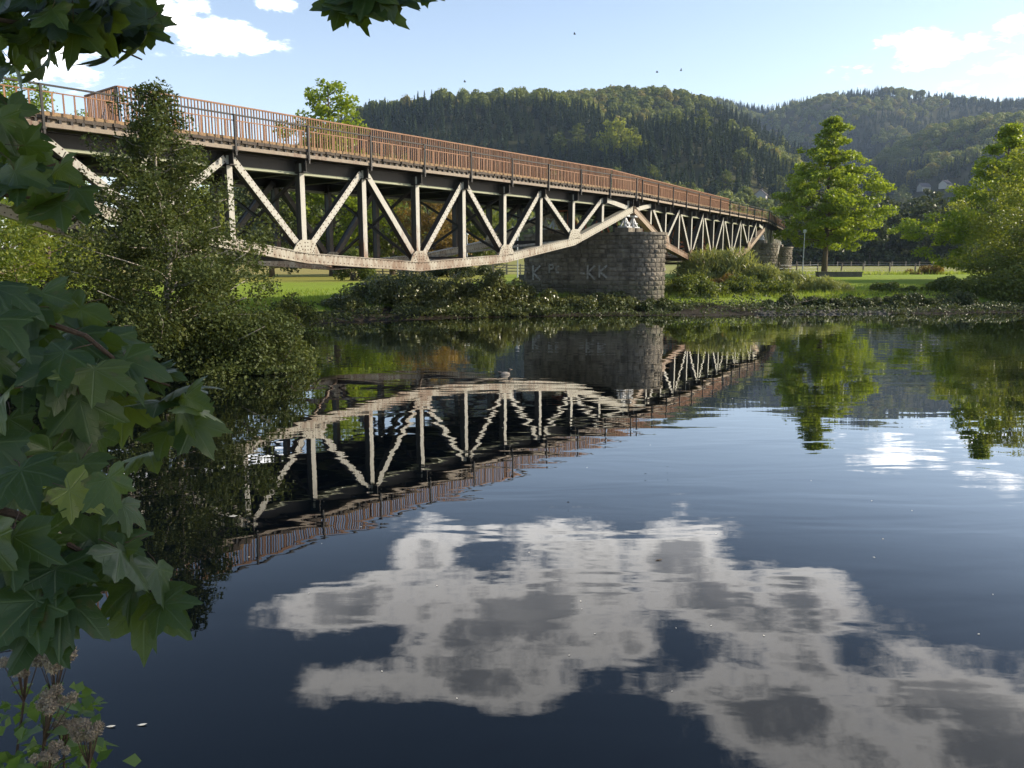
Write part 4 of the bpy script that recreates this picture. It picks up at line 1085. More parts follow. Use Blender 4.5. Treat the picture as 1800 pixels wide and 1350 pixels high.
# grass and reeds along the far bank and lawn edge
def blades(name, label, X, Y, h, mat, r, w=.02):
    Z = height(X, Y); n = len(X); a = r.random(n) * 6.283; wd = w * r.uniform(.6, 1.4, n); ln = r.normal(size=(n, 2)) * .35 * h[:, None]
    V = np.empty((n, 3, 3)); V[:, 0] = np.stack([X - wd * np.cos(a), Y - wd * np.sin(a), Z - .02], -1); V[:, 1] = np.stack([X + wd * np.cos(a), Y + wd * np.sin(a), Z - .02], -1)
    V[:, 2] = np.stack([X + ln[:, 0], Y + ln[:, 1], Z + h], -1)
    return link(name, quad_mesh(name, V.reshape(-1, 3), n, M[mat], r.random(n), tri=True), kind='stuff')
n = 150000; X = r_.uniform(-16, 45, n); Y = r_.uniform(38, 66, n); d = shore_dist(X, Y); dens = vnoise(X, Y, 1.3, 31)
ok = (d > 4.2) & (d < 16) & (r_.random(n) < np.clip(1.2 - d / 15, .15, 1)) & (dens > .22)
hh = (.10 + .28 * r_.random(ok.sum()) ** 2 * smooth(d[ok], 12, 3) + .06)
blades('bank_grass', '', X[ok], Y[ok], hh, 'grassblade', r_, .022)
def cover(name, n, x0, x1, y0, y1, dmin, dmax, hmax, size, mat, r):
    X = r.uniform(x0, x1, n); Y = r.uniform(y0, y1, n); d = shore_dist(X, Y); ok = (d > dmin) & (d < dmax) & (vnoise(X, Y, .9, 44) * .6 + vnoise(X, Y, 3.1, 45) * .4 > .34)
    X, Y, d = X[ok], Y[ok], d[ok]; n = len(X); top = hmax * (.25 + .75 * vnoise(X, Y, 1.4, 46)); Z = np.maximum(height(X, Y), 0.02) + top * r.random(n) ** .8
    nrm = np.array([0, -.35, .8]) + r.normal(size=(n, 3)) * .6
    link(name, quad_mesh(name, leaves(np.stack([X, Y, Z], -1), size * r.uniform(.6, 1.3, n), nrm, r, .55), n, M[mat], np.clip(vnoise(X, Y, 1.4, 47) * .6 + r.random(n) * .4, 0, 1)), kind='stuff')
cover('bank_weeds', 120000, -12, 56, 35, 54, -.35, 3.4, .62, .15, 'darkwood', r_)
cover('bank_herbs', 50000, -12, 56, 38, 56, 2.6, 5.0, .30, .14, 'darkwood', r_)  # dark leaf colour paints in the shade on the bank face
def edge_cover(n, r):
    px = r.uniform(1350, 1900, n); Y = r.uniform(222, 232, n) ; X = (px - 900) / F_PX * Y; Z = height(X, Y) + 5.0 * r.random(n) * (.35 + .65 * vnoise(X, Y, 6, 48))
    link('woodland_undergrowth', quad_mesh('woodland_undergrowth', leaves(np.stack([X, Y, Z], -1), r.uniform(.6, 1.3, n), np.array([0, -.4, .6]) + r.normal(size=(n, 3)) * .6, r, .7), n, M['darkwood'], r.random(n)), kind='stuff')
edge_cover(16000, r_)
cover('left_shore_weeds', 24000, -20, -5, 17, 36, -.3, 3.0, .5, .10, 'alder', r_)
n = 30000; X = r_.uniform(24, 110, n); Y = r_.uniform(90, 101, n); ok = np.abs(Y - (95 + (X - 45) * .05)) < 1.2 + r_.random(n)
blades('meadow_edge_grass', '', X[ok], Y[ok], .2 + .5 * r_.random(ok.sum()) ** 2, 'grassblade', r_, .04)
n = 9000; X = r_.uniform(-8, -.4, n); Y = r_.uniform(.2, 2.6, n); d = shore_dist(X, Y); ok = d > .1
blades('near_bank_grass', '', X[ok], Y[ok], .12 + .25 * r_.random(ok.sum()), 'grassblade', r_, .006)

# ------------------------------------------------------------------ lawn and meadow furniture
wf = thing('wire_fence', 'old wooden posts and wire along the near edge of the meadow right of the bridge', 'fence', (x_at(1540, 98), 98, gz(x_at(1540, 98), 98)))
prev = None
for i, (px, Y, hgt, ln) in enumerate(((1368, 86, 1.5, 0), (1399, 92, 1.3, .05), (1437, 98, 1.3, -.04), (1477, 98, 1.35, .12), (1517, 98, 1.3, -.03), (1563, 98, 1.4, .02), (1608, 98, 1.3, 0), (1647, 98, 1.35, 0), (1686, 98, 1.3, .02), (1735, 99, 1.3, 0), (1790, 100, 1.3, 0))):
    x = x_at(px, Y); z = gz(x, Y); mb = MB(); mb.tube([(x, Y, z - .3), (x + ln, Y, z + hgt * .6), (x + ln * 1.6, Y + .03, z + hgt)], [.10, .095, .085], 7); mb.build('post', M['oldwood'], wf)
    if i == 0: mb = MB(); mb.tube([(x + .05, Y, z + 1.2), (x + 1.6, Y - .4, z + .0)], .07, 6); mb.build('brace', M['oldwood'], wf)
    if prev:
        for h in (.45, .8, 1.15): mb = MB(); mb.tube([(prev[0], prev[1], prev[2] + h), ((prev[0] + x) / 2, (prev[1] + Y) / 2, (prev[2] + z) / 2 + h - .04), (x, Y, z + h)], .012, 4); mb.build('wire', M['pole'], wf)
    prev = (x, Y, z)
ff = thing('wire_fence', 'distant row of thin posts across the far part of the meadow', 'fence', (x_at(1560, 205), 205, gz(x_at(1560, 205), 205)))
prev = None
for i in range(15):
    px = 1400 + i * 24; Y = 205 + (i % 3); x = x_at(px, Y, 1.5); z = gz(x, Y); mb = MB(); mb.tube([(x, Y, z - .3), (x, Y, z + 1.35)], .11, 6); mb.build('post', M['oldwood'], ff)
    if prev: mb = MB(); mb.bar((prev[0], prev[1], prev[2] + 1.1), (x, Y, z + 1.1), .03, .05); mb.build('rail', M['oldwood'], ff)
    prev = (x, Y, z)
pf = thing('wooden_fence', 'pale post and rail fence beyond the lawn left of the nearest pier', 'fence', (x_at(800, 93), 93, gz(x_at(800, 93), 93)))
def run(p0, p1, step):
    n = max(1, int(round((p1 - p0) / step))); prev = None
    for i in range(n + 1):
        px = p0 + (p1 - p0) * i / n; x = x_at(px, 93); z = gz(x, 93); mb = MB(); mb.box((x - .08, 92.92, z - .2), (x + .08, 93.08, z + 1.28)); mb.build('post', M['fencewood'], pf)
        if prev:
            for h in (.4, .75, 1.1): mb = MB(); mb.bar((prev[0], 92.89, prev[1] + h), (x, 92.89, z + h), .05, .12); mb.build('rail', M['fencewood'], pf)
        prev = (x, z)
run(630, 866, 21); run(891, 985, 23)
gt = thing('field_gate', 'pale wooden gate with a diagonal brace in the post and rail fence', 'gate', (x_at(878, 93), 92.9, gz(x_at(878, 93), 93)))
xa, xb = x_at(868, 93), x_at(889.5, 93); z = gz(xa, 93)
for nm, p, q in (('stile', (xa, 92.9, z + .1), (xa, 92.9, z + 1.25)), ('stile', (xb, 92.9, z + .1), (xb, 92.9, z + 1.25))): mb = MB(); mb.bar(p, q, .1, .08, (0, 1, 0)); mb.build(nm, M['fencewood'], gt)
for h in (.2, .5, .8, 1.15): mb = MB(); mb.bar((xa + .06, 92.9, z + h), (xb - .06, 92.9, z + h), .05, .12); mb.build('bar', M['fencewood'], gt)
mb = MB(); mb.bar((xa + .06, 92.84, z + .2), (xb - .06, 92.84, z + 1.15), .04, .11); mb.build('brace', M['fencewood'], gt)

bx, by = x_at(713, 82), 82.0; bz = gz(bx, by)
bn = thing('park_bench', 'wooden park bench on the lawn seen below the lowest point of the near truss', 'bench', (bx, by, bz))
for sx_ in (-.62, .62):
    mb = MB(); mb.box((bx + sx_ - .05, by - .22, bz - .1), (bx + sx_ + .05, by + .26, bz + .42)); mb.bar((bx + sx_, by + .24, bz + .4), (bx + sx_, by + .34, bz + .86), .09, .07, (0, 1, 0)); mb.build('leg', M['concrete'], bn)
for i in range(3): mb = MB(); mb.box((bx - .92, by - .24 + i * .16, bz + .42), (bx + .92, by - .11 + i * .16, bz + .47)); mb.build('seat_slat', M['fencewood'], bn)
for i in range(2): mb = MB(); mb.box((bx - .92, by + .235 + i * .04, bz + .58 + i * .16), (bx + .92, by + .275 + i * .04, bz + .70 + i * .16)); mb.build('back_slat', M['oldwood'], bn)
bx, by = x_at(743, 84), 84.0; bz = gz(bx, by)
lb_ = thing('litter_bin', 'small grey square litter bin on the lawn right of the park bench', 'bin', (bx, by, bz))
mb = MB(); mb.box((bx - .2, by - .2, bz), (bx + .2, by + .2, bz + .55)); mb.build('bin_body', M['bin'], lb_)
mb = MB(); mb.box((bx - .24, by - .24, bz + .55), (bx + .24, by + .24, bz + .60)); mb.build('bin_lid', M['bin'], lb_)
mb = MB(); mb.box((bx + .205, by - .05, bz - .1), (bx + .27, by + .05, bz + .75)); mb.build('bin_post', M['pole'], lb_)
for px, Y, h, lab in ((821.5, 80, 4.2, 'slim lamp post behind the truss beside the dark rounded shrub'), (909.8, 76, 3.9, 'slim lamp post just left of the nearest stone pier'),
                      (1410, 80, 4.4, 'slim pale lamp post on the lawn left of the lone maple trunk'), (1451.5, 88, 5.0, 'slim pale lamp post just right of the lone maple trunk')):
    x = x_at(px, Y); z = gz(x, Y); lp = thing('lamp_post', lab, 'lamp post', (x, Y, z), 'lamp posts along the path')
    mb = MB(); mb.tube([(x, Y, z - .2), (x, Y, z + .9), (x, Y, z + h)], [.075, .06, .045], 8); mb.build('pole', M['pole'], lp)
    mb = MB(); mb.lathe([(.05, h), (.16, h + .05), (.20, h + .30), (.10, h + .38)], (x, Y, z), 10); mb.build('lamp_head', M['pole'], lp)
bx, by = x_at(1474, 79), 79.0; bz = gz(bx, by)
cb = thing('concrete_bench', 'long low dark concrete bench block on the lawn below the lone maple', 'bench', (bx, by, bz))
for a, b in ((-2.2, -.42), (-.40, 2.2)):
    mb = MB(); mb.box((bx + a, by - .4, bz - .1), (bx + b, by + .4, bz + .42)); mb.build('block', M['concrete'], cb)
    mb = MB(); mb.box((bx + a - (.03 if a < -1 else -.0), by - .44, bz + .42), (bx + b + (.03 if b > 1 else 0), by + .44, bz + .52)); mb.build('seat_slab', M['concrete'], cb)
bx, by = x_at(920, 62), 62.0; bz = gz(bx, by)
kb = thing('concrete_block', 'dark concrete block lying against the left end of the nearest stone pier', 'block', (bx, by, bz))
mb = MB(); mb.box((bx - .35, by - .4, bz - .1), (bx + .30, by + .4, bz + .55)); mb.box((bx - .40, by - .45, bz + .55), (bx + .34, by + .45, bz + .66)); mb.build('block', M['concrete'], kb)
# rusty columns and ladder frame under the middle span
for px, Y, lab in ((1238, 68.5, 'red-rusty steel column under the middle span, left of a pair'), (1249, 70, 'red-rusty steel column under the middle span, right of a pair')):
    x = x_at(px, Y, 4); z = gz(x, Y); rc = thing('rusty_column', lab, 'column', (x, Y, z), 'red-rusty columns under the bridge')
    mb = MB(); mb.box((x - .24, Y - .22, z - .2), (x + .24, Y - .18, 5.1)); mb.box((x - .02, Y - .18, z - .2), (x + .02, Y + .18, 5.1)); mb.box((x - .24, Y + .18, z - .2), (x + .24, Y + .22, 5.1)); mb.build('shaft', M['red_rust'], rc)
    mb = MB(); mb.box((x - .3, Y - .28, 5.1), (x + .3, Y + .28, 5.18)); mb.build('cap_plate', M['red_rust'], rc)
x, Y = x_at(1203, 64, 3), 64.0; z = gz(x, Y)
rl = thing('ladder_frame', 'red-rusty frame with rungs under the middle span behind the truss', 'ladder', (x, Y, z))
for s_ in (-1, 1): mb = MB(); mb.box((x + s_ * .5 - .05, Y - .05, z - .2), (x + s_ * .5 + .05, Y + .05, z + 3.3)); mb.build('upright', M['red_rust'], rl)
for i in range(9): mb = MB(); mb.box((x - .45, Y - .04, z + .4 + i * .34), (x + .45, Y + .04, z + .54 + i * .34)); mb.build('rung', M['red_rust'], rl)

# shore stones and driftwood
mb = MB(); rs_ = np.random.default_rng(41)
for i in range(480):
    px = rs_.uniform(1330, 1560) if i < 520 else rs_.uniform(480, 1800); Y = rs_.uniform(42.6, 45.6); x = x_at(px, Y, .1); d = float(shore_dist(np.array([x]), np.array([Y]))[0])
    if d < -.15 or d > 1.6: continue
    q = rs_.uniform(.05, .17); z = gz(x, Y); a = rs_.random() * 6
    b = len(mb.v)
    for rr2, zz2 in ((.55, -.3), (1.0, .12), (.6, .5)):
        for k in range(6): t = a + k * 1.047; f = rs_.uniform(.8, 1.15); mb.v.append((x + q * rr2 * f * math.cos(t) * 1.3, Y + q * rr2 * f * math.sin(t), z + q * zz2))
    for j in range(2):
        for k in range(6): mb.f.append((b + 6 * j + k, b + 6 * j + (k + 1) % 6, b + 6 * j + 6 + (k + 1) % 6, b + 6 * j + 6 + k))
    mb.f.append(tuple(b + 12 + k for k in range(6)))
mb.build('shore_stones', M['pebble'], kind='stuff')
for i, (p0, p1, lab) in enumerate((((1290, 540), (1345, 551), 'pale driftwood branch lying on the stony shore below the willows'), ((1380, 546), (1440, 520), 'thin bare branch leaning from the shore up the bank'), ((1330, 536), (1420, 541), 'long thin driftwood stick along the bank foot below the small willow'))):
    Y0, Y1 = 44.0, 44.8; a = np.array([x_at(p0[0], Y0, .2), Y0, 0]); b = np.array([x_at(p1[0], Y1, .2), Y1, 0]); a[2] = gz(a[0], a[1]) + .1; b[2] = gz(b[0], b[1]) + (.12 if i != 1 else .8)
    t = thing('driftwood', lab, 'driftwood', a, 'driftwood branches on the shore'); r2 = np.random.default_rng(i); mb = MB(); path = limb_path(a, b, r2, 0, 6, .10); mb.tube(path, [.03, .028, .025, .02, .016, .012, .006], 5); mb.build('branch', M['bark'], t)
    for j in (2, 3, 4): mb = MB(); mb.tube(limb_path(path[j], path[j] + np.array([r2.normal() * .3, r2.normal() * .2, .2 + .3 * r2.random()]), r2, 0, 3), [.018, .014, .009, .005], 4); mb.build('twig', M['palebark'], t)

# ------------------------------------------------------------------ birds
def ellipsoid(mb, c, ax, n=10, m=7, rot=0.0):
    b = len(mb.v); cr, sr = math.cos(rot), math.sin(rot)
    for i in range(m + 1):
        t = math.pi * i / m
        for k in range(n):
            u = 2 * math.pi * k / n; x, y, z = ax[0] * math.cos(t), ax[1] * math.sin(t) * math.cos(u), ax[2] * math.sin(t) * math.sin(u)
            mb.v.append((c[0] + cr * x - sr * y, c[1] + sr * x + cr * y, c[2] + z))
    for i in range(m):
        for k in range(n): mb.f.append((b + i * n + k, b + i * n + (k + 1) % n, b + (i + 1) * n + (k + 1) % n, b + (i + 1) * n + k))
dx, dy = -.18, 20.2; dk = thing('duck', 'small pale duck swimming on the river above the reflection of the bridge', 'duck', (dx, dy, 0))
mb = MB(); ellipsoid(mb, (dx, dy, .02), (.14, .075, .06), rot=R(25)); body = mb.build('body', M['feather'], dk, True)
mb = MB(); c_, s_ = math.cos(R(25)), math.sin(R(25)); hp_ = (dx + c_ * .12, dy + s_ * .12, .13)
mb.tube([(dx + c_ * .10, dy + s_ * .10, .06), (dx + c_ * .135, dy + s_ * .135, .11), hp_], [.04, .032, .03], 8); ellipsoid(mb, hp_, (.045, .036, .036), rot=R(25)); hd = mb.build('head', M['darkfeather'], dk, True)
mb = MB(); mb.tube([(hp_[0] + c_ * .035, hp_[1] + s_ * .035, .128), (hp_[0] + c_ * .085, hp_[1] + s_ * .085, .118)], [.018, .012], 6); mb.build('bill', M['timber'], hd)
mb = MB(); mb.tube([(dx - c_ * .13, dy - s_ * .13, .06), (dx - c_ * .24, dy - s_ * .24, .10)], [.045, .008], 6); mb.build('tail', M['darkfeather'], dk)
for i, (px, py, rot, up, lab) in enumerate(((1010, 60, .3, .1, 'tiny dark bird high in the clear sky above the wooded hill'), (1155, 127, .1, .03, 'left of two small birds flying low over the hill crest'),
                                           (1197, 124, .5, .25, 'right of two small birds flying low over the hill crest'), (817, 144, .4, .15, 'small bird flying just above the left shoulder of the wooded hill'))):
    p = ray_at(px, py, 120); b = thing('bird', lab, 'bird', p, 'birds in the sky'); mb = MB(); ellipsoid(mb, p, (.20, .07, .07), 8, 6, rot); mb.build('body', M['darkfeather'], b, True)
    c_, s_ = math.cos(rot), math.sin(rot)
    for sg in (-1, 1):
        q = lambda a, o, z: (p[0] + c_ * a - s_ * o * .6 + o * .4, p[1] + s_ * a + c_ * o, p[2] + z)
        mb = MB(); mb.add([q(.10, 0, .04), q(-.08, 0, .04), q(-.06, sg * .25, .10 + up * .4), q(.10, sg * .25, .12 + up * .4), q(-.06, sg * .52, .06 + up * .5), q(.0, sg * .52, .07 + up * .5), q(.10, 0, .015), q(-.06, 0, .015), q(.08, sg * .25, .09 + up * .4)],
                          [(0, 3, 2, 1), (3, 5, 4, 2), (6, 7, 2, 8), (8, 2, 4, 5)]); mb.build('wing', M['darkfeather'], b)

# ------------------------------------------------------------------ maple in the foreground
POLAR = [(0, 1.0), (5, .86), (10, .80), (13, .81), (17, .68), (24, .56), (31, .64), (36, .76), (41, .77), (45, .86), (49, .96), (54, .82), (59, .77), (63, .75), (69, .60), (76, .51), (84, .54), (91, .58), (97, .57), (103, .68), (110, .56), (118, .50), (132, .40), (152, .22)]
def maple_leaf(seed):
    r = np.random.default_rng(seed); Rl = .1; pol = [(a, q * r.uniform(.93, 1.07)) for a, q in POLAR]; polL = [(-a, q * r.uniform(.93, 1.07)) for a, q in POLAR]
    out = [(0, pol[0][1])] + pol[1:] + [(180, .05)] + polL[:0:-1]; n = len(out); droop, cup, tw = r.uniform(.05, .55), r.uniform(-.25, .45), r.normal() * .3
    def P(a, q):
        x, y = math.sin(R(a)) * q, math.cos(R(a)) * q
        vein = abs(((a + 24) % 48) - 24) / 24.0
        z = -droop * q * q * (.6 + .4 * math.cos(R(a))) + cup * abs(x) * .8 - .09 * vein * q + tw * x * y
        return (x * Rl, y * Rl, z * Rl)
    v = [(0, 0, 0)] + [P(a, q * .5) for a, q in out] + [P(a, q) for a, q in out]
    f = [(0, 1 + (i + 1) % n, 1 + i) for i in range(n)] + [(1 + i, 1 + (i + 1) % n, 1 + n + (i + 1) % n, 1 + n + i) for i in range(n)]
    nl_ = len(f); mb = MB(); mb.v = v; mb.f = f
    L = r.uniform(.03, .06); mb.tube([(0, 0, -.0012), (0, -L * .5, -.004), (r.normal() * .01, -L, -.014)], [.0009, .0009, .0012], 4)
    me = bpy.data.meshes.new('leaf'); me.from_pydata(mb.v, [], mb.f); me.materials.append(M['mapleleaf']); me.materials.append(M['twig'])
    mi = np.zeros(len(me.polygons), np.int32); mi[nl_:] = 1; me.polygons.foreach_set('material_index', mi)
    sm = np.ones(len(me.polygons), bool); me.polygons.foreach_set('use_smooth', sm); me.update(); return me
LEAF = [maple_leaf(s) for s in range(8)]
TB = (-3.1, .5, gz(-3.1, .5) - .1)
mt_ = thing('maple_tree', 'maple with big lobed leaves hanging into the picture from the left and top', 'tree', TB)
mb = MB(); trunk_pts = [np.array(TB) + np.array(q) for q in ((0, 0, 0), (.05, 0, 1.2), (-.05, .05, 2.6), (.05, .1, 4.2), (.1, .1, 6.0), (.1, 0, 8.0))]
mb.tube(trunk_pts, [.20, .16, .15, .12, .08, .03], 10); mb.build('trunk', M['bark'], mt_, True)
def from_trunk(z): return np.array([TB[0], TB[1], z])
BR = [[from_trunk(3.3), ray_at(-90, 20, 2.6), ray_at(30, 40, 2.5), ray_at(150, 60, 2.5), ray_at(250, 105, 2.5)],
      [from_trunk(3.6), ray_at(-60, -130, 2.6), ray_at(300, -110, 2.6), ray_at(560, -50, 2.6), ray_at(690, 8, 2.6)],
      [from_trunk(2.9), ray_at(-60, 180, 2.3), ray_at(10, 235, 2.2), ray_at(60, 300, 2.2), ray_at(134, 277, 2.2)],
      [from_trunk(2.6), ray_at(-70, 330, 2.0), ray_at(20, 345, 2.0), ray_at(90, 350, 2.0)],
      [from_trunk(2.3), ray_at(-60, 520, 1.7), ray_at(60, 560, 1.7), ray_at(150, 590, 1.65), ray_at(230, 655, 1.65), ray_at(298, 678, 1.65)],
      [from_trunk(2.2), ray_at(-60, 690, 1.6), ray_at(20, 780, 1.55), ray_at(70, 835, 1.5)],
      [from_trunk(2.0), ray_at(-70, 880, 1.4), ray_at(30, 905, 1.38), ray_at(72, 930, 1.36), ray_at(140, 968, 1.34), ray_at(205, 985, 1.3)],
      [from_trunk(2.1), ray_at(-60, 1010, 1.35), ray_at(60, 1075, 1.32), ray_at(120, 1040, 1.3)]]
for b in BR:
    mb = MB(); n_ = len(b); mb.tube(b, [.022] + [max(.0022, .007 * (1 - i / (n_ - 1)) + .0022) for i in range(1, n_)], 6); mb.build('branch', M['twig'], mt_)
C_UP = np.array([0, math.sin(PITCH), math.cos(PITCH)]); C_BK = np.array([0, -math.cos(PITCH), math.sin(PITCH)]); C_RT = np.array([1.0, 0, 0])
rl_ = np.random.default_rng(77); nleaf_ = 0; TBv = Vector(mt_.location)
def put_leaf(px, py, size, ang, depth, facing, tilt=.45, me=None):
    """ang: where the tip points, degrees from straight down, positive to the right"""
    global nleaf_
    c = ray_at(px, py, depth); tip = -C_UP * math.cos(R(ang)) + C_RT * math.sin(R(ang)) - C_BK * rl_.normal() * .25 + C_BK * .15
    nz = unit(facing + rl_.normal(size=3) * tilt); yv = unit(tip - nz * (tip @ nz)); xv = np.cross(yv, nz); s = size * depth / F_PX / .142
    o = c - yv * .045 * s
    ob = link('leaf', me or LEAF[rl_.integers(8)], mt_); nleaf_ += 1
    ob.matrix_local = Matrix(((xv[0] * s, yv[0] * s, nz[0] * s, o[0] - TBv.x), (xv[1] * s, yv[1] * s, nz[1] * s, o[1] - TBv.y), (xv[2] * s, yv[2] * s, nz[2] * s, o[2] - TBv.z), (0, 0, 0, 1)))
FACE = C_BK * .75 + C_UP * .75
UNDER = -C_UP * .45 - C_BK * .95 + C_RT * .2
def inpoly(x, y, P):
    c = False
    for (a, b), (d, e) in zip(P, P[1:] + P[:1]):
        if (b > y) != (e > y) and x < (d - a) * (y - b) / (e - b + 1e-9) + a: c = not c
    return c
def scatter(poly, n, size, depth, facing, ang0=0, angs=40, dd=.25, tilt=.45, mind=.42):
    xs = [p[0] for p in poly]; ys = [p[1] for p in poly]; pts = []; tries = 0
    while len(pts) < n and tries < 6000:
        tries += 1; x, y = rl_.uniform(min(xs), max(xs)), rl_.uniform(min(ys), max(ys))
        if inpoly(x, y, poly) and all(math.hypot(x - a, y - b) > size * mind for a, b in pts): pts.append((x, y))
    for x, y in pts: put_leaf(x, y, size * rl_.uniform(.8, 1.18), ang0 + rl_.normal() * angs + (x - sum(xs) / len(xs)) * .12, depth + rl_.uniform(-dd, dd), facing, tilt)
# top left, seen from beneath against the sky
scatter([(-30, -30), (215, -30), (262, 60), (225, 92), (150, 95), (90, 60), (-30, 75)], 62, 86, 2.5, UNDER, 0, 35, .3, .4, .26)
for q in ((245, 95, 78, 12), (195, 112, 82, -6), (160, 88, 80, -20), (262, 70, 60, 20), (110, 72, 74, -10), (228, 55, 76, 30)): put_leaf(*q, 2.45, UNDER, .3)
scatter([(-20, 40), (75, 60), (95, 100), (60, 130), (-20, 170)], 20, 66, 2.55, UNDER * .6 + C_RT * .5, 0, 40, .3, .5)
# top middle tuft
for q in ((598, 18, 96, -14), (628, 28, 100, -4), (660, 30, 104, 8), (690, 18, 96, 18), (718, 8, 84, 24), (645, 0, 104, 0), (606, -6, 96, -24), (746, -8, 60, 15), (640, -25, 90, 10), (680, -6, 96, 14), (586, 4, 70, -40)): put_leaf(q[0], q[1] + 3, q[2], q[3], 2.6 + rl_.uniform(-.1, .1), -C_BK - C_UP * .15, .2)
# sunlit leaves at the left edge in front of the bridge
scatter([(-20, 175), (30, 190), (55, 225), (85, 285), (60, 330), (-20, 300)], 22, 66, 2.25, FACE * .7 + C_RT * .5, 10, 35, .2, .5, .4)
scatter([(-20, 290), (60, 300), (115, 330), (130, 355), (80, 385), (40, 350), (-20, 345)], 16, 74, 2.05, FACE, 25, 30, .15, .5, .4)
put_leaf(85, 375, 80, -35, 1.95, UNDER, .2); put_leaf(35, 330, 84, 10, 1.95, UNDER, .2); put_leaf(140, 372, 60, 35, 2.0, FACE, .3)
# the big shaded spray above the water
scatter([(-30, 480), (40, 520), (110, 545), (190, 600), (250, 640), (235, 700), (150, 700), (60, 660), (-30, 650)], 14, 108, 1.65, FACE, 8, 32, .14, .5, .46)
for q in ((30, 590, 128, -5), (110, 610, 130, 12), (165, 675, 132, 15), (150, 740, 126, 18), (215, 730, 118, 8), (225, 655, 112, 25), (330, 675, 104, 55), (318, 725, 120, 30), (355, 770, 104, 38), (275, 715, 100, 10), (268, 660, 86, 40), (345, 720, 90, 45), (180, 790, 100, 20), (240, 800, 92, 5), (90, 700, 122, -10), (40, 690, 120, 10), (120, 780, 110, 0), (285, 775, 88, -5)): put_leaf(q[0], q[1], q[2] * .93, q[3], 1.62 + rl_.uniform(-.12, .12), FACE, .42)
scatter([(-30, 650), (60, 690), (70, 760), (40, 840), (-30, 840)], 5, 100, 1.55, FACE, 0, 35, .14, .45, .4)
scatter([(-30, 830), (60, 815), (130, 850), (120, 910), (-30, 930)], 6, 104, 1.45, FACE, 10, 35, .12, .45, .38)
scatter([(-30, 930), (80, 950), (170, 985), (140, 1060), (70, 1090), (-30, 1110)], 11, 116, 1.34, FACE, 5, 30, .1, .4, .36)
for q in ((250, 1095, 146, 2), (238, 1000, 130, 22), (285, 1030, 112, 48), (300, 1075, 92, 50), (185, 990, 110, -15), (215, 960, 92, 80), (105, 1080, 130, 8), (45, 1130, 138, 4), (20, 1080, 130, -10), (20, 985, 132, 15), (140, 1010, 116, 12), (205, 1050, 100, -25), (60, 1020, 126, 18), (195, 870, 96, 20), (225, 905, 84, -10), (150, 880, 100, 40)): put_leaf(q[0], q[1], q[2] * .95, q[3], 1.3 + rl_.uniform(-.06, .06), FACE, .35)

# unseen part of the same crown, shaped and placed to shade the top sprays
nC = 5200; rc_ = np.random.default_rng(91); dvc = unit(rc_.normal(size=(nC, 3))) * rc_.random((nC, 1)) ** .5
Pc = np.array([1.1, 2.75, 5.08]) + dvc * np.array([1.5, .80, .42]); Pc = np.vstack([Pc, np.array([-1.6, .8, 5.3]) + dvc[:1200] * np.array([1.5, 1.2, .8])])
link('crown', quad_mesh('crown', leaves(Pc - np.array(TB), rc_.uniform(.09, .15, len(Pc)), np.array([0, 0, 1.]) + rc_.normal(size=(len(Pc), 3)) * .5, rc_, .9), len(Pc), M['maplecrown'], rc_.random(len(Pc))), mt_)
mb = MB(); mb.tube([from_trunk(4.6), np.array([-1.6, .9, 5.1]), np.array([0, 2.3, 5.1]), np.array([1.8, 2.8, 5.1])], [.04, .03, .02, .006], 6); mb.build('branch', M['bark'], mt_)

# unseen tree added so that its crown shades the foreground leaves
make_tree('shading_tree', 'unseen tree added right of the viewpoint to shade the foreground leaves', 8.4, 2.0, 7.5, [(0, 2.2), (.4, 2.7), (.8, 2.0), (1, .8)], 44, 16000, .22, 'maplecrown', 'bark', .2, .42, .3, seed=120, clump=.85, lean=(-.4, 0))

